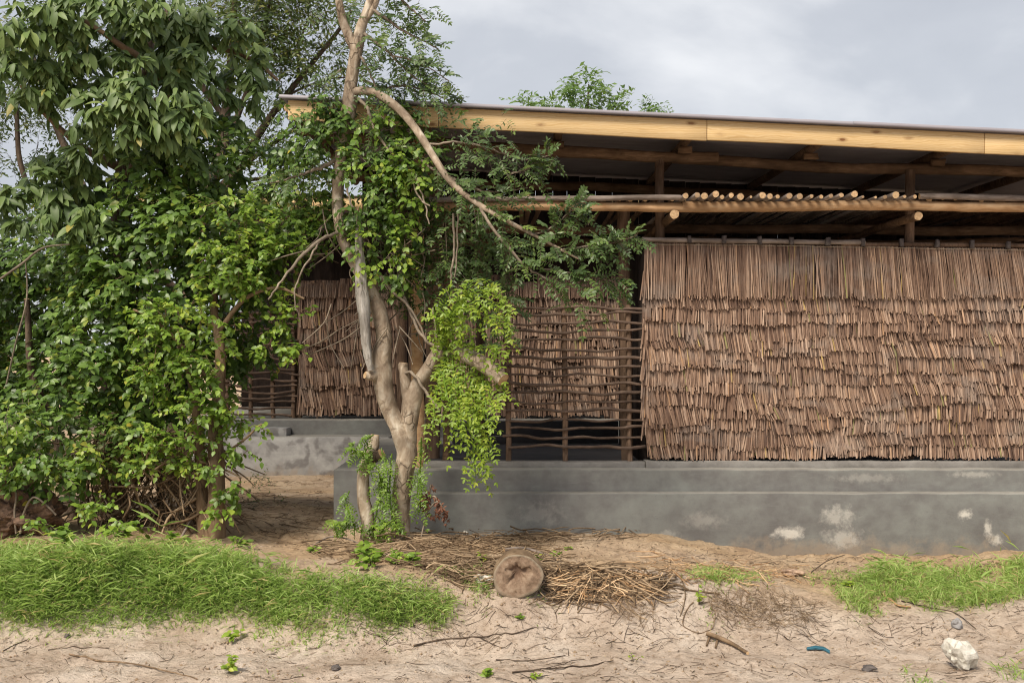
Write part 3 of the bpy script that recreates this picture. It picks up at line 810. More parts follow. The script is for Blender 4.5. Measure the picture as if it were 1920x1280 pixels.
def thatch_wall(parent, X0, X1, zbot, ztop, Yw, zfirst, nrow, bw, dens, wr, out, hang, slope=0.0):
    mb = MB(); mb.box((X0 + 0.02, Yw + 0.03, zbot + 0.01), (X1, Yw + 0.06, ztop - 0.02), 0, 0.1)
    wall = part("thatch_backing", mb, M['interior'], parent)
    # lower courses first, each bundle its own piece
    step = (zfirst - zbot) / nrow
    for k in range(nrow, 0, -1):
        x = X0 + rng.uniform(0, 0.02) ; zb0 = zfirst - k * step
        while x < X1 - 0.05:
            w = min(rng.uniform(bw[0], bw[1]), X1 - x)
            if X1 - x - w < bw[0] * 0.5: w = X1 - x
            mb = MB()
            zb = zb0 + rng.normal(0, step * 0.24) if k < nrow else zb0 + rng.normal(0, 0.006)
            le = rng.normal(0.07, 0.085); cb = rng.normal(0, 0.06)
            nsub = max(2, int(w / 0.16))
            for s_ in range(nsub):
                a, b = x + w * s_ / nsub, x + w * (s_ + 1) / nsub
                zz = zb + rng.normal(0, step * 0.12)
                strips(mb, a - 0.012, b + 0.012, zz + 0.015, step * 2.2, Yw - 0.004, out * 0.7, dens * 0.8, le, wr, 0.012, cb - 0.22)  # under layer coloured darker, imitating shade in the gaps between strips
                strips(mb, a - 0.012, b + 0.012, zz, step * 2.4, Yw - 0.008, out * rng.uniform(0.8, 1.25), dens, le + rng.normal(0, 0.03), wr, 0.007, cb)
            part("thatch_bundle", mb, M['thatch'], wall); x += w
    x = X0 - 0.01
    while x < X1 - 0.05:
        w = rng.uniform(0.36, 0.44)
        if X1 - x - w < 0.2: w = X1 - x
        mb = MB(); le = rng.normal(0.02, 0.035); cb = rng.normal(-0.03, 0.05)
        tz = ztop + slope * (x - X0)
        strips(mb, x, x + w - 0.006, zfirst + 0.01, 0, Yw - 0.010, out * 0.9, dens * 1.3, le, (wr[0] * .7, wr[1] * .7), 0.012, cb - 0.12, tz - 0.005, 0.8)  # darker under layer again, gap shade put into the strip colour
        strips(mb, x, x + w - 0.006, zfirst + rng.normal(0, 0.008), 0, Yw - 0.016, out * 1.25, dens * 1.5, le, (wr[0] * .6, wr[1] * .7), 0.012, cb, tz, 0.7, 0.035)
        part("thatch_bundle", mb, M['thatch'], wall)
        x += w
    return wall
ZT0 = P(0, 456, 9.05)[2]
thatch_wall(pav, 1.215, XR, P(0, 858, 9.05)[2], ZT0, 9.05, P(0, 559, 9.05)[2], 13, (0.28, 0.65), 122, (0.0075, 0.0155), 0.052, 0.2, -0.016)
# straggling strips at the free edge
mb = MB()
for zz in np.linspace(1.0, 2.2, 8): strips(mb, 1.19, 1.235, zz, 0.3, 9.04, 0.05, 120, -0.08, (0.008, 0.015), 0.03)
part("thatch_fringe", mb, M['thatch'], pav, kind="stuff")
# top rail and pegs, twine line
log("thatch_rail", (1.18, 9.03, ZT0 + 0.035), (3.2, 9.03, ZT0 + 0.008), 0.022, M['greylog'], wave=0.006, n=22)
log("thatch_rail", (3.0, 9.055, ZT0 + 0.0), (XR, 9.055, ZT0 - 0.05), 0.022, M['post'], wave=0.006, n=22)
for px in (1292, 1357, 1424, 1484, 1551, 1618, 1690, 1757, 1822, 1890):
    X = P(px, 0, 9.02)[0]; mb = MB(); zc = ZT0 + 0.035 - 0.018 * (X - 1.2)
    mb.box((X - 0.018, 8.995, zc - 0.03), (X + 0.018, 9.04, zc + 0.042), 0, 0.5, 0.004); o = part("peg", mb, M['peg'], pav); bevel(o, 0.004, 1)
X = 1.2
while X < XR:
    z = ZT0 - 0.016 * (X - 1.2) - 0.012; mb = MB()
    mb.tube(np.array([[X, 9.022, z + .004, .0022], [X + .2, 9.020, z + rng.normal(0, .004), .0022], [X + .39, 9.022, z - .004, .0022]]), 4)
    part("twine", mb, M['twine'], pav); X += 0.4

# ================================================================== LATTICE SCREEN in the opening
lat = empty("lattice_screen", (*P(1070, 868, 9.1)[:2], 0.775), "stick lattice screen in the opening left of the near thatch wall", "fence")
def lattice(parent, Y, x0, x1, posts, ys_, r, rp, ztop_y, zbot_y, seed=1):
    g = np.random.default_rng(seed)
    for px in posts:
        a = P(px, zbot_y, Y); b = P(px + g.normal(0, 3), ztop_y, Y)
        m_ = MB(); path = np.hstack([np.linspace(a, b, 9), np.full((9, 1), rp)]); path[:, :2] += g.normal(0, 0.003, (9, 2))
        m_.tube(path, 8, 0, 1, 0.05, seed=int(g.integers(1 << 30))); part("post", m_, [M['post'], M['end']], parent, True)
    for i, y in enumerate(ys_):
        n = 34; xs_ = np.linspace(x0 + g.normal(0, 3), x1 + g.normal(0, 4), n)
        w = sum(np.sin(xs_ * f + g.random() * 6.28) * a for f, a in ((0.03, 1.7), (0.055, 1.6), (0.013, 1.5), (0.11, 0.6)))
        pts = np.array([P(x_, y + w_, Y - 0.03) for x_, w_ in zip(xs_, w)])
        pts[:, 1] += 0.012 * np.sin(xs_ * 0.06 + i * 3)
        rr = r * g.uniform(0.8, 1.2) * (1 + g.normal(0, 0.08, n)) * np.linspace(1.12, 0.85, n)[::(1 if i % 2 else -1)]
        m_ = MB(); m_.tube(np.hstack([pts, rr[:, None]]), 6, 0, 1, 0.06, seed=int(g.integers(1 << 30)))
        part("stick", m_, [M['stick'], M['end']], parent, True)
ylist = [578, 589, 606, 620, 636, 655, 672, 688, 704, 720, 735, 753, 770, 787, 803, 820, 836]
lattice(lat, 9.10, 947, 1207, (954, 1060, 1181), ylist, 0.0138, 0.026, 572, 866, 5)

# ================================================================== FAR PAVILION across the yard
YB = 14.5
far = empty("thatched_pavilion", (-1.2, YB, 0.0), "farther pavilion across the yard with thatch panels above a pale patched plinth", "building")
xl, xr = P(330, 0, YB)[0], 4.0
zt = lambda y, Y=YB: P(0, y, Y)[2]
slab("plinth", (xl, YB - 0.35, -0.4), (P(735, 0, YB)[0], YB + 0.1, P(0, 819, YB - 0.35)[2]), M['backwall'], 0.012, far, M['plinth_top']).__setitem__("label", "pale plinth with dark blotches")
slab("step", (xl, YB + 0.104, -0.4), (xr, YB + 4, P(0, 787, YB + 0.1)[2]), M['plinth'], 0.012, far, M['plinth_top'])
slab("bench_block", (P(430, 0, YB)[0], YB - 0.2, P(0, 819, YB - 0.35)[2] - 0.02), (P(543, 0, YB)[0], YB + 0.09, P(0, 803, YB - .2)[2]), M['backwall'], 0.01, far)
for i, y in enumerate((818, 840, 861)):
    slab("step", (P(848, 0, YB)[0], YB - 0.25 - 0.28 * i, -0.4), (P(952, 0, YB)[0], YB + 0.1 - 0.28 * i - 0.004, P(0, y, YB - 0.25 - 0.28 * i)[2]), M['plinth'], 0.008, far, M['plinth_top'])
Yt = YB + 0.45
zb_, ztp = P(0, 780, Yt)[2], P(0, 545, Yt)[2]
for a, b in ((560, 745), (800, 948), (957, 1161)):
    thatch_wall(far, P(a, 0, Yt)[0], P(b, 0, Yt)[0], zb_, ztp + 0.12, Yt, ztp - 0.12, 9, (0.35, 0.7), 55, (0.016, 0.032), 0.08, 0.2)
FZ = lambda X: P(0, 372, YB - 0.5)[2] + 0.0 * X
mb = MB(); V = []
for x in (xl - 0.4, xr + 1):
    z = FZ(x); V += [[x, YB - 0.53, z - 0.17], [x, YB - 0.50, z - 0.17], [x, YB - 0.50, z], [x, YB - 0.53, z]]
mb.add(V, np.array([[3, 2, 1, 0], [4, 5, 6, 7]] + [[i, (i + 1) % 4, (i + 1) % 4 + 4, i + 4] for i in range(4)]))
part("fascia_board", mb, M['pine'], far)
ys = np.linspace(YB - 0.56, YB + 4.2, 4 * 40); mb = MB()
V = np.array([[x, y, FZ(x) + 0.02 + 0.009 * math.sin(y / 0.076 * 6.28)] for y in ys for x in (xl - 0.45, xr + 1.05)])
ii = np.arange(len(ys) - 1) * 2
mb.add(V, np.stack([ii, ii + 1, ii + 3, ii + 2], -1)); o = part("roof_sheet", mb, M['roof'], far, True)
for px in (415, 556, 770, 952, 1168, 1300):
    X = P(px, 0, Yt)[0]; log("post", (X, Yt + 0.1, 0.3), (X, Yt + 0.1, FZ(X) - 0.1), 0.055, M['post'], far, wave=0.008, n=8)
log("roof_beam", (xl, Yt + 0.1, FZ(0) - 0.12), (xr, Yt + 0.1, FZ(0) - 0.12), 0.06, M['beam'], far, n=20)
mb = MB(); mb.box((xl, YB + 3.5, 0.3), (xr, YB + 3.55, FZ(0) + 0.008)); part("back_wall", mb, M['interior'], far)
lat2 = empty("lattice_screen", (*P(490, 0, Yt)[:2], P(0, 783, Yt)[2]), "distant stick lattice screen left of the far thatch, half behind bushes", "fence")
lattice(lat2, Yt, 418, 556, (428, 470, 512, 550), list(np.arange(585, 780, 10.6)), 0.019, 0.035, 580, 783, 8)

# ================================================================== MAIN TREE in front of the plinth
TY = 8.22
tree = empty("pale_barked_tree", G(748, 1018), "slender pale-barked tree with sawn limbs rising in front of the plinth", "tree")
def limb(name, rows, matl, parent, k=12, wob=0.06, sub=6, capm=None, seed=None):
    m_ = MB(); m_.tube(pxpath(rows, sub), k, 0, 1, wob, seed=seed)
    return part(name, m_, [matl, capm or M['end']], parent, True)
limb("trunk", [(749, 1032, TY, 21), (750, 1000, TY, 18.5), (752, 940, TY, 17.5), (757, 890, TY, 18), (764, 850, TY, 20), (752, 812, TY, 18.5), (734, 775, TY, 16.5), (722, 738, TY, 17), (716, 700, TY, 19.5), (714, 672, TY, 19), (720, 640, TY, 14.5), (716, 605, TY, 14.5), (704, 565, TY, 14), (684, 528, TY, 12), (664, 490, TY, 11.5), (646, 455, TY, 11), (637, 420, TY, 11), (633, 380, TY, 11), (635, 325, TY, 11.5), (644, 262, TY, 12), (653, 210, TY, 13.5), (659, 150, TY, 12), (668, 98, TY, 12), (676, 55, TY, 10), (690, 15, TY, 8), (706, -40, TY, 7), (720, -100, TY, 5)], M['bark_main'], tree, 16, 0.045)
limb("limb", [(668, 100, TY, 9), (655, 70, TY, 9), (642, 38, TY, 8), (635, 0, TY - .05, 7), (628, -70, TY - .1, 5)], M['bark_main'], tree, 10)
limb("limb", [(683, 40, TY, 6), (700, 15, TY, 6), (712, -15, TY, 5), (728, -60, TY, 4)], M['bark_main'], tree, 10)
limb("fork", [(762, 865, TY, 17), (766, 820, TY, 15), (769, 785, TY, 16.5), (772, 752, TY, 18), (785, 722, TY, 16), (803, 690, TY - .03, 13), (818, 664, TY - .05, 12), (826, 650, TY - .05, 9)], M['bark_main'], tree, 14, 0.06)
limb("stub", [(766, 745, TY + .02, 13), (760, 715, TY + .02, 11), (756, 690, TY + .02, 9), (757, 680, TY + .02, 8)], M['bark_main'], tree, 10, 0.09)
limb("sawn_limb", [(822, 668, TY - .05, 9), (846, 659, TY - .12, 12), (880, 668, TY - .22, 14.5), (912, 686, TY - .32, 15), (932, 701, TY - .38, 14), (944, 712, TY - .42, 13)], M['bark_main'], tree, 14, 0.05)
limb("stub", [(716, 705, TY, 12), (700, 706, TY - .06, 10), (684, 703, TY - .1, 7)], M['bark_main'], tree, 10, 0.1)
limb("dead_branch", [(672, 428, TY - .16, 6), (674, 480, TY - .16, 8.5), (678, 540, TY - .16, 10), (683, 600, TY - .15, 9.5), (689, 660, TY - .14, 8), (695, 694, TY - .12, 5)], M['bark_dead'], tree, 12, 0.2).__setitem__("label", "silvery dead branch lying against the trunk")
limb("second_stem", [(688, 1010, TY + .05, 13), (690, 975, TY + .05, 13), (682, 935, TY + .05, 12), (681, 895, TY + .05, 11.5), (690, 862, TY + .05, 12), (699, 838, TY + .04, 12), (703, 815, TY + .04, 8)], M['bark_main'], tree, 12, 0.08).__setitem__("label", "short broken second stem")
limb("stub", [(690, 862, TY + .04, 9), (705, 856, TY, 11), (716, 850, TY - .03, 9)], M['bark_dark'], tree, 10, 0.1)
# long arching branch
AB = [(662, 172, TY, 8), (680, 171, TY - .04, 8), (702, 174, TY - .08, 8), (730, 190, TY - .14, 8), (758, 215, TY - .2, 8), (785, 250, TY - .26, 7.5), (812, 292, TY - .32, 7), (838, 332, TY - .38, 6.5), (868, 362, TY - .44, 6), (905, 388, TY - .5, 5), (950, 414, TY - .56, 4.2), (1000, 440, TY - .62, 3.6), (1052, 468, TY - .68, 2.6), (1085, 485, TY - .7, 1.8)]
limb("arching_branch", AB, M['bark_main'], tree, 9, 0.04)
BR = [  # secondary branches and bare twigs (px, py, dY, r)
    [(820, 305, -.34, 3), (850, 335, -.38, 3), (890, 352, -.42, 2.6), (930, 372, -.46, 2), (985, 372, -.5, 1.4)],
    [(790, 300, -.2, 2.6), (830, 332, -.26, 2.6), (870, 350, -.3, 2.2), (930, 360, -.34, 1.6), (990, 352, -.36, 1.2)],
    [(805, 270, -.28, 2.2), (850, 267, -.34, 2), (905, 275, -.4, 1.8), (955, 292, -.44, 1.4), (990, 300, -.46, 1)],
    [(900, 390, -.5, 3.4), (925, 430, -.54, 3.2), (955, 465, -.58, 3), (985, 498, -.6, 2.6), (1020, 520, -.62, 2), (1060, 540, -.64, 1.4)],
    [(1000, 440, -.62, 2), (1030, 430, -.64, 1.8), (1060, 405, -.66, 1.5), (1085, 385, -.68, 1.2)],
    [(1052, 468, -.68, 2), (1100, 462, -.72, 1.6), (1150, 455, -.76, 1.3), (1195, 440, -.78, 1)],
    [(1020, 505, -.62, 1.8), (1070, 512, -.66, 1.5), (1120, 522, -.7, 1.2), (1165, 532, -.72, .9)],
    [(950, 330, -.45, 1.8), (985, 318, -.48, 1.5), (1010, 300, -.5, 1.2), (1035, 290, -.52, .9)],
    [(672, 185, -.03, 4), (690, 205, -.08, 3.5), (700, 240, -.12, 3), (725, 275, -.16, 2.2), (745, 300, -.18, 1.6)],
    [(630, 300, -.02, 5), (605, 312, -.1, 4), (570, 325, -.18, 3), (535, 336, -.24, 2), (505, 345, -.28, 1.4)],
    [(640, 435, -.02, 4), (605, 448, -.12, 3.6), (570, 475, -.2, 3.2), (540, 510, -.26, 2.6), (515, 545, -.3, 2), (503, 562, -.32, 1.4)],
    [(600, 452, -.13, 2.2), (580, 485, -.2, 2), (560, 520, -.25, 1.8), (552, 560, -.28, 1.4), (560, 590, -.28, 1)],
    [(755, 700, .02, 3), (775, 700, -.1, 3.2), (795, 730, -.16, 3.2), (815, 757, -.2, 2.8), (826, 770, -.22, 2.2)],
    [(650, 340, -.1, 2.2), (655, 375, -.14, 2), (668, 400, -.18, 1.8), (672, 425, -.2, 1.4)],
    [(840, 660, -.1, 3.2), (800, 640, -.08, 3.4), (775, 600, -.04, 3.2), (760, 560, 0, 3), (740, 520, .03, 2.2)],
    [(700, 500, -.05, 2.4), (735, 545, -.08, 2.6), (770, 580, -.08, 2.2), (800, 640, -.08, 1.8)],
    [(735, 290, -.15, 1.8), (770, 320, -.2, 1.8), (795, 375, -.24, 1.8), (805, 420, -.26, 1.4)],
    [(768, 330, -.2, 1.8), (785, 370, -.24, 1.8), (806, 386, -.26, 1.5)],
    [(850, 400, -.3, 2.4), (852, 450, -.3, 2.6), (848, 500, -.3, 2.4), (845, 540, -.28, 1.8)],
    [(858, 400, -.3, 1.6), (857, 460, -.3, 1.8), (852, 520, -.3, 1.4)],
    [(680, 150, .05, 3.2), (720, 165, 0, 2.6), (765, 160, -.05, 2.2), (810, 175, -.1, 1.6), (850, 192, -.12, 1)],
    [(676, 60, 0, 4), (705, 80, -.05, 3), (735, 105, -.1, 2.6), (770, 140, -.12, 2), (810, 165, -.14, 1.2)],
    [(690, 15, 0, 4), (725, 35, -.06, 3), (760, 60, -.1, 2.4), (795, 78, -.14, 1.6), (822, 92, -.16, 1)],
    [(700, -10, 0, 3), (735, -10, -.06, 2.6), (770, 15, -.1, 2), (798, 40, -.12, 1.2)],
    [(671, 100, 0, 3), (690, 130, -.05, 2.4), (705, 165, -.08, 1.8), (715, 200, -.1, 1.2)],
    [(735, 105, -.1, 2), (770, 112, -.14, 1.6), (808, 130, -.16, 1.2), (842, 152, -.18, .9)],
    [(640, 130, .02, 2), (618, 148, -.02, 1.6), (600, 165, -.05, 1.2)],
]
BP = []
for b in BR:
    rows = [(x, y, TY + d, r) for x, y, d, r in b]
    BP.append(pxpath(rows, 5))
    m_ = MB(); pth = BP[-1].copy(); pth[1:-1, :3] += rng.normal(0, 0.004, pth[1:-1, :3].shape)
    m_.tube(pth, 5, 0, 0, 0.05); part("branch", m_, [M['twig']], tree, True)
ABP = pxpath(AB, 5)
# dark feathery leaves
lv = Leaves(); tw = MB()
for i, n in ((0, 9), (1, 7), (2, 9), (3, 16), (4, 14), (5, 20), (6, 14), (7, 14), (8, 8), (20, 18), (21, 18), (22, 16), (23, 14), (24, 14), (25, 16), (26, 8), (9, 9)):
    fronds_on(lv, tw, BP[i], int(n * 1.7), 0.14, 0.040, (5, 8), 0.5, 0.35, 0.25 if i < 20 else 0.15, (0, -0.2, 0.05), 1.0, 0.75)
fronds_on(lv, tw, ABP[28:], 34, 0.14, 0.040, (5, 9), 0.5, 0.35, 0.1, (0, -0.2, 0.1))
def frond_cloud(lv, tw, blobs, per, length, ll, rb, droop):
    for (x, y, rx, ry, Y, dr) in blobs:
        k = int(per * rx * ry / 1000.0); d = rand_dirs(k) * (rng.random(k) ** 0.4)[:, None]
        for q_ in range(k):
            p_ = P(x, y, Y) + d[q_] * np.array([rx * Y / F, dr, ry * Y / F])
            dd = unit(d[q_] * 0.5 + rng.normal(0, 0.5, 3) + np.array([0.25, -0.15, -0.05]))
            frond(lv, tw, p_, dd, length * rng.uniform(0.7, 1.25), int(rng.integers(5, 9)), ll * rng.uniform(0.85, 1.15), np.clip(rng.normal(rb, 0.16), 0, 0.97), droop * rng.uniform(0.4, 1.4))
frond_cloud(lv, tw, [(1100, 440, 75, 35, TY - .72, .15), (1080, 395, 55, 20, TY - .68, .1), (1150, 455, 50, 18, TY - .76, .1), (1110, 520, 60, 22, TY - .7, .1), (1075, 560, 50, 18, TY - .68, .1), (1120, 590, 28, 12, TY - .68, .08), (1010, 490, 50, 30, TY - .6, .1),
    (930, 275, 45, 26, TY - .45, .1), (880, 290, 40, 30, TY - .4, .1), (985, 320, 55, 30, TY - .5, .1), (1030, 290, 20, 14, TY - .5, .06), (900, 370, 60, 30, TY - .3, .2), (870, 235, 40, 28, TY - .35, .1), (940, 225, 45, 14, TY - .4, .1),
    (760, 60, 45, 50, TY, .25), (720, 110, 40, 60, TY + .05, .25), (770, 150, 55, 40, TY, .2), (810, 190, 50, 22, TY - .1, .15), (700, 180, 40, 40, TY + .1, .2), (740, 215, 50, 24, TY + .1, .2), (800, 30, 25, 30, TY - .1, .12), (690, 20, 40, 40, TY + .1, .25), (620, 20, 40, 40, TY + .1, .25)], 8.5, 0.15, 0.040, 0.48, 0.4)
emit(lv, T_LEAFLET, M['pinnate'], tree, 0, "crown")
part("twigs", tw, M['twig'], tree, kind="stuff")
# deep green mass of the same foliage behind the arch, in the shade of the roof
lv = Leaves(); tw = MB()
frond_cloud(lv, tw, [(850, 440, 95, 70, TY + .12, .2), (880, 510, 70, 55, TY + .1, .2), (790, 460, 60, 80, TY + .2, .2), (930, 560, 40, 45, TY + .05, .15), (860, 570, 70, 40, TY + .15, .15), (770, 540, 50, 50, TY + .25, .12), (920, 470, 60, 40, TY + .05, .2), (930, 640, 22, 30, TY + .0, .1), (820, 360, 50, 50, TY + .1, .2)], 15, 0.16, 0.038, 0.40, 0.4)
emit(lv, T_LEAFLET, M['pinnate'], tree, 0, "shaded_crown")
part("twigs", tw, M['twig'], tree, kind="stuff")

# lime-green hanging shoots from the sawn limb
sh = empty("hanging_shoots", P(850, 660, TY - .15), "lime-green leafy shoots cascading from the sawn limb", "shoots")
lv = Leaves(); tw = MB()
SH = [[(846, 655), (850, 700), (845, 760), (850, 800), (856, 838)], [(870, 668), (872, 720), (880, 790), (888, 850), (892, 895)], [(885, 668), (890, 730), (900, 800), (905, 860), (908, 900)],
      [(860, 665), (862, 715), (866, 770), (872, 815)], [(900, 680), (906, 720), (912, 770), (918, 810), (922, 850)], [(912, 690), (915, 730), (925, 765), (930, 790)], [(838, 660), (832, 700), (838, 740), (846, 770)],
      [(880, 680), (884, 740), (892, 800), (898, 840)], [(925, 700), (940, 720), (948, 745)], [(830, 680), (824, 710), (828, 750)],
      [(826, 655), (838, 610), (860, 560), (885, 530), (905, 524), (925, 540), (940, 570), (948, 610), (955, 640)], [(828, 650), (832, 600), (836, 560), (850, 535)],
      [(830, 650), (845, 600), (880, 570), (905, 570), (915, 590), (918, 610)], [(826, 655), (822, 620), (815, 590), (812, 575)], [(840, 600), (870, 560), (900, 545), (930, 550), (952, 580)], [(828, 650), (850, 640), (880, 620), (895, 625)],
      [(836, 655), (818, 740), (812, 790), (814, 805)], [(862, 640), (890, 650), (930, 655), (940, 690)], [(854, 690), (858, 750), (862, 800)], [(895, 690), (893, 760), (900, 850), (912, 880)]]
for k, s_ in enumerate(SH):
    dY = -0.2 - 0.25 * rng.random()
    pth = pxpath([(x, y, TY - .12 + dY * min(1, i_ / 2), 1.6 - 1.2 * i_ / len(s_)) for i_, (x, y) in enumerate(s_)], 5)
    m_ = MB(); m_.tube(pth, 5, 0, 0); part("shoot", m_, [M['bright']], sh, True)
    ln = np.linalg.norm(np.diff(pth[:, :3], axis=0), axis=1).sum()
    fronds_on(lv, None, pth, max(7, int(ln * (36 if k > 9 and k < 16 else 26))), 0.095, 0.039, (3, 5), 0.5, 0.75, 0.05, (0, -0.45, -0.2), 1.0, 0.35)
emit(lv, T_LEAFLET, M['lime'], sh, 300)

# sprouts at the foot of the tree
sp = empty("sprouting_stems", G(700, 985), "leafy green sprouts around the foot of the pale tree", "shoots")
lv = Leaves(); tw = MB()
for s_ in ([(715, 840), (725, 890), (722, 950), (718, 1000)], [(735, 850), (730, 920), (735, 970)], [(690, 860), (672, 850), (655, 835)], [(700, 870), (710, 880), (716, 920)], [(655, 920), (648, 940), (655, 965), (665, 985)], [(785, 880), (790, 920), (786, 960)], [(720, 880), (712, 930), (700, 990)], [(660, 985), (640, 978), (625, 985)], [(690, 1010), (705, 985), (725, 980)], [(705, 1010), (735, 975), (745, 990)], [(790, 820), (788, 880), (782, 930)], [(700, 815), (684, 830), (690, 870)]):
    pth = pxpath([(x, y, TY - .1 + rng.normal(0, .05), 1.5) for x, y in s_], 5); tw.tube(pth, 4)
    fronds_on(lv, None, pth, 22, 0.09, 0.026, (4, 7), 0.45, 0.6, 0.0, (0, -0.3, -0.1))
emit(lv, T_LEAFLET, M['bright'], sp, 0, "foliage"); part("stems", tw, M['bright'], sp)
# dead leaf bunch
db = empty("withered_branch", P(800, 985, TY - .1), "withered red-brown leaf bunch right of the pale trunk", "branch")
lv = Leaves(); tw = MB()
for s_ in ([(790, 1005), (800, 960), (806, 920), (808, 908)], [(800, 960), (820, 940), (838, 965)], [(800, 965), (795, 935), (790, 925)], [(803, 940), (815, 930), (826, 955)]):
    pth = pxpath([(x, y, TY - .12 + rng.normal(0, .03), 1.8) for x, y in s_], 4); tw.tube(pth, 4)
    fronds_on(lv, None, pth, 9, 0.05, 0.034, (2, 4), 0.5, 0.9, 0.35, (0, 0, -0.4))
emit(lv, T_OVATE, M['dryleaf'], db, 0, "leaves"); part("stem", tw, M['twig'], db)

# ================================================================== creeper smothering the pale tree
cv = empty("creeper", P(700, 640, TY + .2), "leafy green creeper smothering the pale trunk under the roof's left end", "vine")
lv = Leaves(); tw = MB()
twig_foliage(lv, tw, [(690, 270, 60, 70, TY + .1, .25), (740, 340, 60, 70, TY + .05, .25), (720, 420, 70, 60, TY + .1, .25), (760, 260, 50, 40, TY + .1, .2), (680, 380, 40, 60, TY, .2), (600, 265, 60, 55, TY + .02, .14), (575, 225, 40, 30, TY + .0, .1), (650, 215, 40, 24, TY + .05, .1), (740, 225, 40, 20, TY + .02, .08), (580, 350, 70, 60, TY + .3, .25), (600, 420, 60, 50, TY + .35, .25), (730, 500, 45, 45, TY + .05, .15), (800, 300, 40, 40, TY + .1, .2), (610, 205, 60, 20, TY + .02, .1)], 26, 6, 7, (0.10, 0.20), (0.034, 0.066), 0.68, 0.5, -0.05)
emit(lv, T_OVATE, M['creeper'], cv, 120, "foliage"); 
lv = Leaves()
twig_foliage(lv, tw, [(720, 315, 50, 40, TY - .15, .1), (750, 290, 40, 30, TY - .15, .1), (700, 230, 40, 30, TY - .1, .1), (720, 440, 50, 50, TY - .12, .1), (765, 320, 35, 25, TY - .15, .08), (700, 500, 18, 60, TY - .12, .05), (590, 330, 40, 20, TY + .1, .1), (780, 385, 25, 20, TY - .12, .08)], 24, 5, 5, (0.08, 0.16), (0.034, 0.062), 0.7, 0.5, 0.05)
emit(lv, T_OVATE, M['bright'], cv, 120, "bright_foliage")
for _ in range(85):
    x, y = rng.uniform(570, 880), rng.uniform(380, 620)
    a = rng.normal(-0.3, 0.8); l_ = rng.uniform(40, 120)
    Y0 = TY + rng.uniform(-.1, .4)
    tw.tube(pxpath([(x, y, Y0, 1.4), (x + l_ * .5 * math.sin(a) + rng.normal(0, 8), y + l_ * .5 * math.cos(a), Y0 + rng.normal(0, .05), 1.3), (x + l_ * math.sin(a * 1.3), y + l_ * math.cos(a), Y0 + rng.normal(0, .08), .8)], 4), 4, caps=False)
part("stems", tw, M['twig'], cv, kind="stuff")

# ================================================================== LEFT THICKET
# mango-like tree
MY = 8.6
mg = empty("broad_leaved_tree", (*P(215, 0, 9.3)[:2], float(hgt(P(215, 0, 9.3)[0], 9.3))), "tall tree with large glossy drooping leaves at the photo's upper left", "tree")
limb("trunk", [(215, 975, 9.3, 26), (220, 850, 9.3, 22), (235, 650, 9.3, 20), (225, 450, 9.25, 18), (235, 300, 9.2, 15), (270, 190, 9.15, 12), (280, 60, 9.1, 9), (285, -80, 9.1, 6)], M['bark_dark'], mg, 12)
for rows in ([(300, 150, 8.7, 5), (262, 108, 8.45, 6), (230, 88, 8.3, 6), (205, 70, 8.3, 5), (160, 40, 8.3, 4)], [(235, 320, 9.2, 9), (160, 280, 9.0, 7), (90, 220, 8.8, 5), (40, 160, 8.7, 4)], [(228, 450, 9.2, 8), (150, 420, 9.0, 6), (90, 390, 8.9, 4)], [(262, 200, 9.1, 7), (330, 180, 8.8, 5), (390, 200, 8.7, 3)], [(235, 330, 9.2, 8), (300, 260, 8.9, 5), (350, 240, 8.7, 3)], [(275, 130, 9.1, 6), (380, 90, 9.0, 5), (470, 110, 9.0, 4), (520, 150, 9.0, 3)]):
    limb("limb", rows, M['bark_vine'], mg, 8)
lv = Leaves()
rosette_foliage(lv, [(60, 60, 90, 45, 8.2, .3), (180, 30, 120, 40, 8.2, .3), (50, 140, 80, 40, 8.2, .25), (120, 100, 70, 40, 8.3, .25), (280, 20, 80, 35, 8.3, .3), (230, 130, 90, 40, 8.4, .3), (290, 180, 110, 50, 8.3, .3), (250, 230, 110, 45, 8.25, .3), (340, 220, 80, 45, 8.3, .3), (190, 190, 60, 40, 8.3, .25), (320, 130, 70, 40, 8.6, .3), (370, 150, 60, 70, 8.8, .3), (400, 60, 80, 50, 9.0, .3), (70, 390, 80, 50, 8.6, .3), (110, 340, 70, 50, 8.7, .3), (150, 420, 80, 35, 8.5, .25), (470, 120, 50, 60, 9.1, .25), (440, 200, 50, 50, 9.1, .25), (330, 290, 60, 40, 8.5, .25), (140, 160, 120, 60, 8.9, .3), (230, 60, 160, 60, 8.9, .3), (90, 90, 100, 70, 8.7, .3), (330, 80, 120, 60, 9.0, .3), (280, 250, 140, 60, 8.8, .3), (180, 360, 100, 60, 9.0, .3), (60, -60, 200, 50, 8.3, .4), (300, -60, 160, 50, 8.5, .4), (-60, 120, 60, 90, 8.3, .4), (490, 170, 30, 40, 9.0, .2), (200, 290, 80, 40, 8.6, .3)], 42, (0.10, 0.175), 0.34)
emit(lv, T_MANGO, M['mango'], mg, 300, "crown")

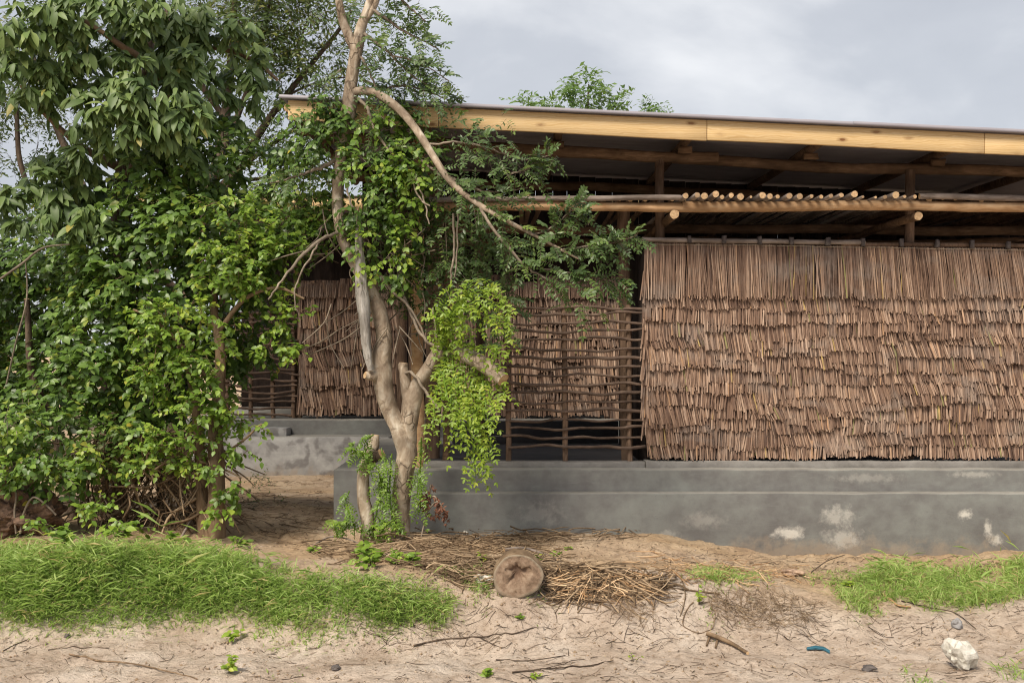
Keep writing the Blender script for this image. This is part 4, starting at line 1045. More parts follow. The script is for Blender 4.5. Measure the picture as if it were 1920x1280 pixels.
# fine-leaved tall tree behind
fy = 11.5
ft = empty("feathery_tree", (*P(330, 0, fy)[:2], 0.0), "tall airy small-leaved tree behind the thicket with sky showing through", "tree")
limb("trunk", [(330, 950, fy, 18), (335, 700, fy, 16), (370, 450, fy, 14), (410, 300, fy, 11), (430, 150, fy, 8), (440, 0, fy, 6), (450, -150, fy, 4)], M['bark_dark'], ft, 10)
fbr = [[(375, 430, 10), (430, 340, 8), (500, 230, 6.5), (560, 150, 5), (625, 70, 4), (660, 20, 3)], [(390, 370, 8), (470, 300, 5), (540, 250, 4), (600, 215, 2.5)], [(410, 300, 7), (460, 180, 5), (490, 80, 4), (510, -20, 3)], [(350, 560, 9), (200, 420, 7), (110, 250, 6), (60, 100, 4)], [(345, 600, 8), (130, 470, 6), (45, 330, 5), (30, 200, 4)], [(420, 220, 6), (340, 100, 5), (300, -20, 3)], [(500, 230, 3), (540, 180, 2.5), (610, 150, 2), (650, 145, 1.4)], [(430, 340, 4), (520, 330, 3), (600, 300, 2)], [(560, 150, 3), (560, 90, 2.5), (580, 30, 2)], [(400, 340, 6), (470, 390, 4), (540, 400, 3)]]
for b in fbr:
    limb("limb", [(x, y, fy + rng.normal(0, .2), r) for x, y, r in b], M['bark_dark'], ft, 7)
lv = Leaves(); tw = MB()
twig_foliage(lv, tw, [(560, 60, 110, 80, fy, .7), (620, 10, 80, 50, fy, .6), (500, 30, 90, 60, fy, .7), (590, 150, 80, 50, fy, .5), (540, 230, 70, 60, fy, .5), (560, 310, 80, 50, fy, .5), (450, 300, 70, 60, fy, .6), (480, 390, 80, 40, fy, .5), (520, 130, 80, 70, fy, .6), (440, 20, 80, 60, fy, .7), (620, 240, 50, 50, fy, .4), (600, 60, 90, 60, fy, .5), (480, 60, 90, 60, fy, .6), (530, 20, 120, 40, fy, .6)], 21, 7, 9, (0.22, 0.45), (0.05, 0.09), 0.36, 0.35, 0.05)
twig_foliage(lv, tw, [(60, 270, 90, 70, fy + .6, .8), (40, 350, 70, 60, fy + .6, .6), (110, 200, 90, 80, fy + .6, .8), (150, 60, 120, 80, fy + .6, .8), (20, 40, 80, 80, fy + .6, .8), (300, 90, 120, 90, fy + .6, .8), (30, 180, 60, 60, fy + .6, .6), (380, 180, 80, 80, fy + .6, .6), (300, -70, 350, 60, fy, 1.2)], 21, 7, 9, (0.22, 0.45), (0.05, 0.09), 0.36, 0.3, -0.1)
emit(lv, T_DIAM, M['fine'], ft, 0, "crown"); part("twigs", tw, M['bark_dark'], ft, kind="stuff")

# dark creeper curtain
dc = empty("creeper_thicket", G(200, 985), "tall dark green creeper thicket filling the middle of the photo's left", "shrub")
lv = Leaves(); tw = MB()
CB = [(330, 340, 90, 60, 8.7, .3), (400, 300, 70, 60, 8.9, .3), (270, 420, 80, 60, 8.6, .3), (380, 430, 90, 60, 8.6, .3), (200, 480, 80, 70, 8.7, .3), (300, 520, 90, 60, 8.5, .3), (200, 600, 70, 80, 8.6, .3), (170, 710, 60, 80, 8.5, .3), (260, 640, 60, 60, 8.6, .3), (490, 420, 70, 60, 8.8, .3), (520, 480, 60, 50, 8.8, .3), (250, 760, 60, 60, 8.6, .25), (470, 500, 70, 60, 8.7, .3), (300, 300, 60, 30, 8.7, .2)]
DB = [(90, 480, 100, 60, 9.4, .3), (60, 560, 90, 80, 9.4, .3), (80, 660, 90, 80, 9.4, .3), (50, 760, 80, 70, 9.2, .3), (130, 560, 70, 90, 9.5, .3), (330, 620, 90, 120, 9.3, .3), (420, 560, 100, 90, 9.4, .3), (300, 780, 100, 90, 9.4, .3), (150, 830, 120, 60, 9.3, .3), (-80, 600, 80, 200, 9.2, .4), (480, 620, 50, 60, 9.2, .25), (430, 690, 50, 60, 9.2, .2), (330, 400, 120, 90, 9.6, .3), (500, 330, 60, 60, 9.8, .3), (100, 450, 120, 60, 9.9, .3)] + [(x_, y_, 110, 110, 9.0 + .3 * (x_ % 3), .4) for x_ in (-190, -350, -520, -690) for y_ in (430, 620, 830)]
twig_foliage(lv, tw, CB, 32, 6, 7, (0.10, 0.20), (0.050, 0.088), 0.62, 0.4, 0.0)
twig_foliage(lv, tw, DB, 24, 6, 7, (0.12, 0.22), (0.05, 0.085), 0.62, 0.4, -0.15)
emit(lv, T_OVATE, M['creeper'], dc, 300, "foliage"); 
limb("stem", [(140, 985, 9.0, 9), (100, 800, 9.0, 8), (60, 700, 9.0, 7), (50, 560, 8.9, 5)], M['bark_dark'], dc, 7)
limb("stem", [(300, 990, 9.0, 8), (290, 860, 9.0, 8), (180, 700, 9.0, 6), (130, 600, 9.0, 5)], M['bark_dark'], dc, 7)
limb("stem", [(12, 720, 8.4, 1.8), (30, 640, 8.3, 1.8), (50, 560, 8.3, 1.6), (48, 490, 8.3, 1.2)], M['twig'], dc, 6)
limb("stem", [(-10, 530, 8.3, 2.2), (40, 495, 8.25, 2.2), (80, 465, 8.25, 2), (130, 458, 8.3, 1.5)], M['twig'], dc, 6)
part("twigs", tw, M['bark_dark'], dc, kind="stuff")

# bright young tree with twin stems
by = 8.15
bt = empty("young_tree", G(405, 1008), "young tree with bright green leaves and twin rough brown stems", "tree")
limb("trunk", [(405, 1025, by, 22), (404, 985, by, 18), (406, 930, by, 15.5), (405, 860, by, 14.5), (404, 800, by + .05, 13), (410, 745, by + .2, 11), (412, 650, by + .35, 9), (400, 560, by + .4, 7), (420, 460, by + .45, 5), (430, 400, by + .45, 3)], M['bark_vine'], bt, 12, 0.08)
limb("trunk", [(386, 1010, by + .08, 14), (379, 950, by + .08, 11), (376, 890, by + .08, 10.5), (372, 820, by + .08, 9), (360, 720, by + .08, 7), (330, 620, by + .05, 5)], M['bark_vine'], bt, 10, 0.08)
for rows in ([(408, 740, by, 5), (350, 660, by - .1, 4), (290, 600, by - .2, 3), (250, 580, by - .2, 2)], [(410, 620, by, 5), (460, 560, by, 4), (520, 540, by, 3), (570, 560, by, 2)], [(372, 820, by, 4), (320, 860, by - .1, 3), (290, 880, by - .15, 2)], [(405, 860, by, 3), (450, 830, by - .05, 2.4), (490, 795, by - .1, 1.5)]):
    limb("branch", rows, M['bark_vine'], bt, 7)
lv = Leaves(); tw = MB()
twig_foliage(lv, tw, [(300, 620, 60, 50, by - .1, .22), (340, 600, 70, 45, by - .12, .22), (390, 640, 60, 60, by - .05, .22), (300, 690, 55, 45, by - .1, .2), (350, 700, 55, 50, by - .1, .2), (360, 770, 60, 40, by - .1, .2), (340, 840, 60, 40, by - .15, .2), (390, 800, 40, 40, by - .1, .15), (410, 450, 70, 45, by + .1, .25), (480, 470, 70, 50, by + .1, .25), (440, 400, 60, 35, by + .2, .25), (530, 430, 50, 40, by + .2, .2), (430, 520, 60, 40, by, .2), (300, 860, 40, 25, by - .1, .15), (380, 860, 40, 25, by - .15, .12)], 25, 6, 7, (0.08, 0.17), (0.034, 0.062), 0.62, 0.3, 0.0)
twig_foliage(lv, tw, [(450, 840, 40, 14, by, .1), (435, 905, 25, 25, by - .08, .1), (470, 800, 25, 25, by, .08), (540, 600, 40, 30, by + .1, .1), (505, 640, 25, 18, by + .1, .08), (555, 560, 25, 30, by + .1, .1), (410, 955, 14, 30, by - .18, .04), (430, 760, 30, 20, by - .05, .1), (545, 655, 18, 14, by + .1, .05)], 26, 5, 5, (0.08, 0.15), (0.036, 0.066), 0.66, 0.35, 0.0)
emit(lv, T_OVATE, M['bright'], bt, 300, "crown"); part("twigs", tw, M['bark_vine'], bt, kind="stuff")

# low shrub in the corner
ls = empty("low_shrub", G(110, 1000), "low yellowish-green rounded shrub behind the rotten stump", "shrub")
lv = Leaves(); tw = MB()
twig_foliage(lv, tw, [(50, 790, 80, 40, 8.2, .3), (30, 850, 80, 40, 8.0, .3), (130, 810, 70, 50, 8.2, .25), (90, 880, 60, 40, 8.1, .2), (220, 830, 60, 50, 8.3, .25), (170, 890, 60, 40, 8.2, .2), (-40, 850, 60, 60, 8.1, .3), (120, 760, 60, 30, 8.4, .2), (270, 810, 40, 40, 8.3, .2)], 22, 6, 7, (0.10, 0.19), (0.04, 0.07), 0.66, 0.3, 0.12)
emit(lv, T_OVATE, M['creeper'], ls, 200, "foliage")
lv = Leaves()
twig_foliage(lv, tw, [(40, 800, 60, 30, 7.95, .15), (110, 850, 60, 35, 7.9, .12), (200, 860, 40, 30, 8.0, .12), (20, 870, 40, 20, 7.8, .12), (150, 940, 50, 20, 7.9, .12), (200, 970, 50, 20, 7.7, .12), (90, 985, 60, 14, 7.6, .1), (240, 985, 30, 14, 7.7, .1)], 18, 4, 5, (0.08, 0.15), (0.034, 0.06), 0.66, 0.3, 0.05)
emit(lv, T_OVATE, M['bright'], ls, 60, "young_foliage"); part("twigs", tw, M['twig'], ls, kind="stuff")

# dry tangle under the thicket
tw = MB()
for _ in range(420):
    x, y = rng.uniform(150, 420), rng.uniform(800, 975); a = rng.normal(-.2, 0.8); l_ = rng.uniform(40, 130); Y0 = rng.uniform(8.15, 8.9)
    r0 = rng.choice([1, 1.4, 2, 2.8], p=[.4, .35, .2, .05])
    e_ = (x + l_ * math.sin(a), min(1000, y + l_ * math.cos(a)))
    tw.tube(pxpath([(x, y, Y0, r0), ((x + e_[0]) / 2 + rng.normal(0, 10), (y + e_[1]) / 2 + rng.normal(0, 8), Y0 + rng.normal(0, .08), r0), (*e_, Y0 + rng.normal(0, .1), r0 * .7)], 4), 4, caps=False, rnd=rng.random())
tag(part("dry_tangle", tw, M['bark_vine'], None, True), "tangle of dry brown stems under the thicket", "brushwood", kind="stuff")

# trees beyond the roof and dim wood at the back
def far_tree(px, ytop, Y, blobs, label, rr):
    base = P(px, 0, Y); t_ = empty("distant_tree", (base[0], Y, 0.0), label, "tree", "trees beyond the roof")
    zt_ = P(px, ytop + 20, Y)[2]
    m_ = MB(); m_.tube(smooth_path([[base[0], Y, -.2, .14], [base[0] + .1, Y, zt_ * .5, .10], [base[0], Y, zt_ * .8, .05], [base[0] + .05, Y, zt_, .015]], 5), 8); part("trunk", m_, M['bark_dark'], t_, True)
    lv_ = Leaves(); tw_ = MB()
    twig_foliage(lv_, tw_, [(a, b, c, d, Y, .6) for a, b, c, d in blobs], rr, 7, 9, (0.3, 0.6), (0.10, 0.18), 0.42, 0.2, 0.1)
    emit(lv_, T_DIAM, M['farleaf'], t_, 0, "crown"); part("twigs", tw_, M['bark_dark'], t_, kind="stuff")
far_tree(1100, 138, 24, [(1105, 165, 38, 28), (1080, 195, 55, 25), (1130, 200, 35, 20), (1110, 240, 60, 40)], "distant bright green tree rising above the middle of the roof", 42)
far_tree(985, 188, 24, [(975, 202, 22, 12), (1015, 200, 22, 12), (1000, 240, 60, 30)], "low distant treetop peeping over the roof, left of the bigger one", 42)
far_tree(1210, 208, 26, [(1208, 216, 20, 8), (1210, 250, 40, 25)], "faint distant treetop tip right of the bigger one above the roof", 42)
lv = Leaves(); tw = None
twig_foliage(lv, None, [(x, 760 - rng.uniform(0, 160), 120, 170, 22 + rng.uniform(-1.5, 2), 1.2) for x in range(-500, 1500, 130)] + [(x, 640 - rng.uniform(0, 60), 130, 190, 16.5, .8) for x in range(-500, 330, 120)], 6, 7, 9, (0.3, 0.7), (0.12, 0.24), 0.5, 0.3, 0.0)
tag(emit(lv, T_DIAM, M['hedge'], None, 0, "wood"), "dim wood of dark trees closing the view behind", "trees")

# rotten stump
st = empty("rotten_stump", G(35, 1000), "crumbling rotten tree stump at the photo's left edge", "stump")
g = np.random.default_rng(21)
def rough_lump(name, c, ext, matl, parent, seed, sub=4, jag=0.22, squash=None):
    import bmesh
    bm = bmesh.new(); bmesh.ops.create_icosphere(bm, subdivisions=sub, radius=1.0)
    V = np.array([v.co[:] for v in bm.verts])
    gg = np.random.default_rng(seed); o1 = gg.random(3) * 50
    d = 1 + jag * 2 * (vnoise(V[:, 0] * 1.6 + o1[0] + V[:, 2] * 0.7, V[:, 1] * 1.6 + V[:, 2] * 1.3 + o1[1]) - 0.5) + jag * (vnoise(V[:, 0] * 4 + V[:, 1] * 2 + o1[2], V[:, 2] * 4 + V[:, 1] * 1.5) - 0.5) + 0.4 * jag * (vnoise(V[:, 0] * 10 + V[:, 1] * 3, V[:, 2] * 10 - V[:, 1] * 5) - 0.5)
    if squash is not None: V = np.sign(V) * np.abs(V) ** squash
    V = V * d[:, None] * np.array(ext) + np.array(c)
    for v, q_ in zip(bm.verts, V): v.co = q_
    me = bpy.data.meshes.new(name); bm.to_mesh(me); bm.free(); me.materials.append(matl)
    a_ = me.attributes.new('rnd', 'FLOAT', 'POINT')
    return link(name, me, parent)
c0 = G(30, 1005)
rough_lump("stump_base", c0 + np.array([0, .05, .17]), (0.30, 0.16, 0.20), M['rotbark'], st, 3, 5, 0.6)
rough_lump("broken_wood", c0 + np.array([-0.08, .05, .38]), (0.17, 0.10, 0.17), M['rotwood'], st, 5, 4, 0.6)
for k in range(4):
    x = 28 + k * 9
    limb("splinter", [(x, 950, c0[1] + .1, 8), (x + 2, 920, c0[1] + .1, 5), (x + 4 + k, 895 + k * 4, c0[1] + .12, 1.5)], M['bark_dead'], st, 6, 0.12)
for rows in ([(30, 1000, 1), (27, 960, 1), (30, 930, 1), (22, 890, 1)], [(38, 1000, 1), (45, 960, 1), (62, 932, 1), (85, 945, 1), (105, 965, 1)]):
    limb("root", [(x, y, c0[1] - .12, 2) for x, y, _ in rows], M['twig'], st, 5)

# ================================================================== GRASS (nobody could count it)
def in_poly(x, y, poly):
    c = np.zeros(len(x), bool); n = len(poly)
    for i in range(n):
        (x1, y1), (x2, y2) = poly[i], poly[(i + 1) % n]
        cond = ((y1 > y) != (y2 > y)) & (x < (x2 - x1) * (y - y1) / (y2 - y1 + 1e-9) + x1)
        c ^= cond
    return c
def sample_ground(poly, n, dens=None):
    P_ = np.array(poly, float); a, b = P_.min(0), P_.max(0); out = []
    got = 0
    while got < n:
        x = rng.uniform(a[0], b[0], n * 3); y = rng.uniform(a[1], b[1], n * 3)
        k = in_poly(x, y, poly)
        if dens is not None: k &= rng.random(n * 3) < dens(x, y)
        q_ = G(x[k], y[k]); out.append(q_); got += len(q_)
    return np.vstack(out)[:n]
def grass(name, label, polys, hr, wr=(0.005, 0.010), lean=0.75, rb=0.0, broad=0.5):
    lv_ = Leaves(); lb = Leaves()
    for poly, n, hs in polys:
        x_, y_ = [], []
        base = sample_ground(poly, n, lambda x, y: np.clip(0.35 + 1.9 * (vnoise(x * 0.022 + 3, y * 0.05) - 0.3), 0.06, 1))
        base[:, 0] += rng.normal(0, 0.045, n); base[:, 1] += rng.normal(0, 0.06, n); base[:, 2] = hgt(base[:, 0], base[:, 1])
        pv = HOR + (EYE - base[:, 2]) * F / base[:, 1]
        fringe = ss(1135, 1212, pv + 44 * (vnoise(base[:, 0] * 4, base[:, 1] * 3) - .5)) * (base[:, 0] < 1)
        kp = rng.random(n) > 0.9 * fringe
        base = base[kp]; fringe = fringe[kp]; n = len(base)
        a = rng.uniform(0, 2 * math.pi, n)
        ld = np.stack([np.cos(a), np.sin(a), np.zeros(n)], -1)
        ax = np.array([0, 0, 1.0]) + ld * rng.uniform(0.1, lean * 1.6, (n, 1))
        patch = vnoise(base[:, 0] * 3.5, base[:, 1] * 4.5) * .6 + vnoise(base[:, 0] * 9 + 4, base[:, 1] * 11) * .4
        Ls = rng.uniform(*hr, n) * hs * (0.45 + 1.1 * patch) * np.where(rng.random(n) < 0.04, 1.5, 1) * (1 - 0.45 * fringe)
        r = np.clip(rng.normal(0.45 + rb, 0.22, n) + 0.5 * (patch - 0.5), 0, 0.95)
        r = np.where(rng.random(n) < 0.05, 1.0, r)
        lv_.put(base - np.array([0, 0, 0.008]), ax, -ld + np.array([0, 0, 0.3]), Ls, rng.uniform(*wr, n), r)
        m = int(n * broad); k = rng.integers(0, n, m)
        up = rng.uniform(0.1, 0.85, m) * Ls[k]
        a2 = rng.uniform(0, 2 * math.pi, m); el = rng.uniform(-0.35, 0.75, m)
        ax2 = np.stack([np.cos(a2) * np.cos(el), np.sin(a2) * np.cos(el), np.sin(el)], -1)
        L2 = Ls[k] * rng.uniform(0.45, 0.8, m)
        lb.put(base[k] + np.array([0, 0, 1.0]) * up[:, None] + ld[k] * (up * .3)[:, None], ax2, np.array([[0, -.3, 1.0]]) + rng.normal(0, .3, (m, 3)), L2, L2 * rng.uniform(.055, .11, m), np.clip(r[k] + rng.normal(.05, .12, m), 0, 1))
    m_ = MB()
    p, a_, n_, L_, W_, r_ = lv_.arr(); m_.leaves(T_GRASS, p, a_, n_, L_, W_, r_)
    p, a_, n_, L_, W_, r_ = lb.arr(); m_.leaves(T_SMALL, p, a_, n_, L_, W_, r_)
    return tag(part(name, m_, M['grass'], None, True), label, "grass", kind="stuff")
grass("grass", "lush bright green grass on the bank at the photo's left", [
    ([(-120, 1070), (60, 1040), (250, 1052), (420, 1060), (520, 1070), (640, 1090), (720, 1110), (800, 1140), (845, 1160), (790, 1172), (740, 1180), (620, 1195), (520, 1195), (400, 1185), (260, 1190), (150, 1185), (0, 1178), (-120, 1175)], 17000, 1.0),
    ([(-120, 1075), (60, 1060), (300, 1055), (480, 1070), (560, 1100), (480, 1130), (300, 1140), (0, 1140), (-120, 1130)], 6000, 1.3),
    ([(-700, 1060), (-110, 1050), (-110, 1178), (-700, 1172)], 9000, 1.0),
    ([(130, 1185), (240, 1190), (230, 1210), (150, 1212)], 260, .5), ([(480, 1185), (620, 1185), (600, 1212), (510, 1212)], 900, .9),
    ([(640, 1095), (820, 1120), (850, 1150), (760, 1190), (640, 1195)], 2500, .6),
    ([(-100, 1020), (100, 1015), (260, 1020), (440, 1035), (430, 1075), (-100, 1075)], 5200, .8)], (0.055, 0.135), lean=0.95, broad=0.45)
grass("grass", "green grass patch at the foot of the plinth, photo's right edge", [
    ([(1600, 1085), (1680, 1065), (1800, 1068), (1960, 1060), (2040, 1080), (2000, 1110), (1860, 1130), (1780, 1145), (1700, 1125), (1640, 1120)], 4500, 1.0),
    ([(1560, 1095), (1640, 1090), (1640, 1150), (1600, 1150)], 700, .7), ([(1280, 1070), (1330, 1062), (1430, 1075), (1440, 1090), (1320, 1090)], 900, .45), ([(1500, 1080), (1600, 1070), (1600, 1100), (1540, 1100)], 350, .5)], (0.06, 0.15))
grass("grass", "sparse small grass tufts dotted over the bare sand", [
    ([(x - 22, y - 5), (x + 22, y - 5), (x + 18, y + 6), (x - 18, y + 6)], n_, h_) for x, y, n_, h_ in
    [(905, 1098, 300, .5), (885, 1075, 120, .5), (560, 1255, 110, .45), (500, 1262, 60, .4), (900, 1255, 40, .6), (1900, 1262, 50, 1.1), (1110, 1275, 30, .8), (1000, 1118, 40, .5), (1340, 1165, 30, .3), (1720, 1275, 60, .6), (20, 1200, 30, .4), (740, 1195, 120, .4)]], (0.06, 0.14))

# ================================================================== weeds and seedlings
def herb(px, py, label, matl='bright', n=5, h=0.12, ll=0.05, spread=0.5, group=None):
    b = G(px, py); o_ = empty("seedling", b, label, "seedling", group)
    lv_ = Leaves(); m_ = MB()
    for k in range(n):
        d = unit(np.array([rng.normal(0, spread), rng.normal(0, spread), 1.0])); l_ = h * rng.uniform(0.6, 1.1)
        e_ = b + d * l_ + np.array([0, 0, -0.01]); mid = b + d * l_ * .5 + rng.normal(0, .004, 3)
        m_.tube(np.array([[*(b - [0, 0, .012]), .0024], [*mid, .002], [*e_, .0012]]), 5)
        kk = int(rng.integers(5, 9)); t_ = rng.uniform(.35, 1, kk)[:, None]
        pos = b * (1 - t_) + e_ * t_
        a_ = rng.uniform(0, 6.28, kk); ax = np.stack([np.cos(a_), np.sin(a_), rng.uniform(-.2, .5, kk)], -1)
        Ls = ll * rng.uniform(.6, 1.1, kk)
        lv_.put(pos, ax, np.array([[0, -.4, 1.0]]) + rng.normal(0, .3, (kk, 3)), Ls, Ls * .6, np.clip(rng.normal(.6, .2, kk), 0, .97))
    part("stem", m_, M['twig'], o_)
    p, a1, n1, L1, W1, r1 = lv_.arr()
    mm = MB(); mm.leaves(T_OVATE, p, a1, n1, L1, W1, r1); part("leaves", mm, M[matl], o_, True)
herb(432, 1258, "yellow-green seedling on the sand below the left grass bank", 'lime', 7, .10, .042)
herb(450, 1200, "yellowish broad-leaved seedling at the front edge of the left grass", 'lime', 3, .10, .06)
herb(912, 1268, "bright green seedling on the sand at the photo's bottom middle", 'bright', 5, .06, .04)
herb(1002, 1272, "small reddish-tipped seedling right of the bottom middle one", 'lime', 4, .06, .03)
herb(980, 1160, "tiny seedling on the sand just below the log round", 'bright', 4, .06, .028)
herb(1040, 1045, "leafy seedling in the brushwood up and right of the log round", 'bright', 6, .07, .05)
herb(1005, 1052, "dark leafy seedling directly above the log round", 'bright', 5, .06, .05)
herb(1065, 1030, "seedling at the foot of the plinth above the brushwood", 'bright', 5, .05, .04)
herb(1310, 1130, "spindly yellow-green seedling on the twiggy bank", 'lime', 4, .14, .03)
herb(1590, 1100, "yellow-leaved seedling left of the right grass patch", 'lime', 4, .06, .05)
herb(1190, 1240, "wispy half-dry seedling on the sand right of bottom middle", 'lime', 3, .08, .02)
herb(700, 1062, "broad-leaved weed at the edge of the grass below the pale trunk", 'bright', 9, .15, .075, .7)
herb(690, 1040, "bright broad-leaved weed close to the foot of the pale trunk", 'bright', 7, .13, .08, .6)
herb(770, 1058, "low leafy weed right of the pale trunk's foot", 'bright', 9, .10, .06, .8)
herb(735, 1055, "leafy weed between two others below the pale trunk", 'bright', 7, .11, .06, .8)
herb(845, 1072, "small bright weed in the brushwood left of the log round", 'bright', 6, .09, .05, .6)
herb(905, 1055, "lime-coloured weed up and left of the log round", 'lime', 8, .09, .04, .7)
herb(220, 1015, "broad pale-leaved weed in front of the thicket", 'bright', 7, .2, .085, .5)
herb(120, 1025, "large-leaved weed beside the rotten stump", 'bright', 7, .18, .09, .5)
herb(330, 1025, "leafy weed in front of the dry tangle", 'bright', 7, .16, .06, .6)
herb(450, 1025, "leafy weed right of the twin brown stems", 'bright', 6, .1, .055, .6)
herb(590, 1035, "leafy weed on the soil between grass and plinth corner", 'bright', 6, .08, .05, .7)
# scrubby dry bush beside the far plinth
db2 = empty("scrubby_bush", (*P(500, 0, 12.5)[:2], float(hgt(P(500, 0, 12.5)[0], 12.5))), "scrubby half-dry bush on the soil before the far pavilion", "shrub")
lv = Leaves(); tw = MB()
twig_foliage(lv, tw, [(495, 905, 30, 14, 12.0, .2), (470, 915, 30, 14, 12.0, .2), (480, 940, 45, 16, 10.5, .25), (450, 965, 35, 16, 9.5, .2)], 60, 6, 6, (0.1, 0.25), (0.02, 0.045), 0.4, 0.1, -0.1)
emit(lv, T_DIAM, M['fine'], db2, 0, "foliage"); part("twigs", tw, M['twig'], db2, kind="stuff")

# ================================================================== brushwood, twigs, litter
def stick_litter(name, label, cat, polys, matl, rr=(0.0015, 0.005), lr=(0.1, 0.5), bend=0.05, lift=0.04, along=0.6):
    m_ = MB()
    for poly, n in polys:
        b = sample_ground(poly, n)
        for p_ in b:
            a = rng.normal(0, along) + (math.pi if rng.random() < .5 else 0); l_ = rng.uniform(*lr) * rng.uniform(.4, 1); r = rng.uniform(*rr)
            d = np.array([math.cos(a), math.sin(a) * .8, 0]); pts = []
            off = rng.normal(0, bend * l_, 3); h0 = rng.random() ** 2 * lift
            tl = rng.normal(0, 0.4) * lift
            for t in (-.5, -.2, .15, .5):
                c = p_ + d * l_ * t + off * (1 - (2 * t) ** 2)
                c[2] = hgt(c[0], c[1]) + r * .6 + max(0, h0 + tl * t + rng.normal(0, .004))
                pts.append([*c, r * (1 - .35 * (t + .5))])
            m_.tube(smooth_path(pts, 2), 4, 0, 0, rnd=rng.random())
    return tag(part(name, m_, matl, None, True), label, cat, kind="stuff")
stick_litter("brushwood_pile", "heap of thin brown brushwood at the foot of the tree and plinth", "brushwood", [
    ([(600, 1020), (760, 1010), (980, 1008), (1040, 1020), (1060, 1060), (960, 1080), (820, 1070), (640, 1055), (580, 1040)], 480),
    ([(1030, 1060), (1180, 1075), (1280, 1095), (1230, 1125), (1030, 1128), (1015, 1090)], 430), ([(800, 1060), (940, 1070), (930, 1105), (840, 1090)], 150), ([(780, 1000), (1180, 995), (1190, 1012), (800, 1025)], 130)], M['bark_vine'], (0.0015, 0.007), (0.08, 0.6), .09, .07, .75)
stick_litter("straw_litter", "pale broken stalks strewn right of the log round", "litter", [([(1030, 1075), (1170, 1080), (1260, 1105), (1200, 1128), (1040, 1128)], 240), ([(1180, 1045), (1420, 1060), (1560, 1075), (1450, 1100), (1200, 1095)], 120)], M['peeled'], (0.002, 0.0045), (0.08, 0.3), .03, .07, .7)
stick_litter("fine_twigs", "fine dark twigs scattered over the sandy ground", "twigs", [
    ([(-60, 1210), (1980, 1190), (1980, 1300), (-60, 1300)], 380), ([(640, 1130), (1560, 1130), (1560, 1200), (640, 1210)], 260), ([(1200, 1030), (1960, 1050), (1960, 1075), (1560, 1100), (1300, 1080)], 300), ([(1500, 1140), (1960, 1135), (1960, 1200), (1500, 1200)], 120)], M['bark_dark'], (0.0008, 0.0024), (0.05, 0.24), .07, .012, .8)
stick_litter("root_mat", "matted dark rootlets hanging from the twiggy bank", "roots", [([(1320, 1110), (1440, 1105), (1540, 1130), (1520, 1170), (1420, 1185), (1340, 1160)], 460), ([(1160, 1130), (1240, 1140), (1210, 1175), (1150, 1160)], 60)], M['bark_vine'], (0.0008, 0.002), (0.06, 0.26), .12, .03, 1.1)
stick_litter("soil_twigs", "thin twigs on the shaded soil beside the near plinth's end", "twigs", [([(440, 905), (620, 900), (625, 1000), (560, 1030), (440, 1000)], 300)], M['bark_vine'], (0.0015, 0.004), (0.08, 0.35), .08, .03, .8)

def stick(label, pts, r, matl='bark_dark', lift=0.004, forks=()):
    def path(ps, r_):
        w = []
        for i_, (x, y, *up) in enumerate(ps):
            g_ = G(x, y); w.append([g_[0], g_[1], g_[2] + r_ * .7 + lift + (up[0] if up else 0), r_ * (1 - .5 * i_ / len(ps))])
        o_ = smooth_path(w, 5); o_[:, 2] = np.maximum(o_[:, 2], hgt(o_[:, 0], o_[:, 1]) + o_[:, 3] * .5)
        return o_
    p0 = path(pts, r)
    o_ = empty("fallen_stick", p0[len(p0) // 2, :3], label, "stick")
    m_ = MB(); m_.tube(p0, 7, 0, 1, .06); part("stem", m_, [M[matl], M['end']], o_, True)
    for f in forks:
        m_ = MB(); m_.tube(path(f, r * .55), 5, 0, 0, .05); part("side_twig", m_, [M[matl]], o_, True)
stick("long thin winding root across the sand at the photo's bottom left", [(130, 1228), (180, 1240), (225, 1243), (270, 1250), (320, 1262), (370, 1275)], .006, 'bark_vine')
stick("short dark twig on the sand at the far left", [(5, 1222), (28, 1210), (52, 1200)], .004)
stick("dark twig on the sand under the left grass", [(90, 1220), (150, 1216), (205, 1216)], .004)
stick("long dark stick on the sand below the log round", [(775, 1212), (830, 1200), (900, 1196), (960, 1190), (1000, 1178)], .0055, 'bark_dark', .004, [[(900, 1196), (940, 1215), (960, 1205)]])
stick("forked dark stick low on the sand in the bottom middle", [(960, 1262), (1030, 1255), (1100, 1250), (1150, 1240)], .005, 'bark_dark', .004, [[(1010, 1257), (1060, 1245), (1120, 1232)]])
stick("thin dark twig on the sand right below the log round", [(930, 1238), (990, 1240), (1060, 1230)], .004)
stick("pale grey branch lying on the brushwood behind the log round", [(945, 1040), (975, 1036), (1005, 1042), (1045, 1058)], .013, 'greylog', .03)
stick("long pale stick leaning over the brushwood towards the plinth", [(880, 1020, .02), (930, 1005, .03), (985, 995, .06), (1040, 980, .08)], .005, 'bark_dead')
stick("dark stick running into the brushwood left of the log round", [(850, 1055), (890, 1075), (925, 1090)], .010)
stick("bent pale branch at the grass edge left of the pale trunk", [(585, 1030, .02), (620, 1018, .05), (660, 1022, .03), (690, 1032)], .008, 'greylog')
stick("broken brown root stub with splinters on the right-hand sand", [(1325, 1196, .02), (1350, 1204, .015), (1378, 1216, .01), (1402, 1228)], .017, 'bark_vine', .002, [[(1330, 1198), (1325, 1212)], [(1345, 1203), (1342, 1216)]])
stick("curved thin root looping down the twiggy bank", [(1300, 1130), (1285, 1150), (1282, 1175), (1310, 1188), (1335, 1180), (1343, 1158, .05)], .004, 'bark_vine')
stick("dark twig sticking out at the plinth foot, right of middle", [(1520, 1075), (1550, 1060, .03), (1585, 1052, .05)], .005)
stick("thin grey stick trailing from the right grass patch", [(1690, 1128), (1740, 1140), (1790, 1150), (1830, 1180)], .005)
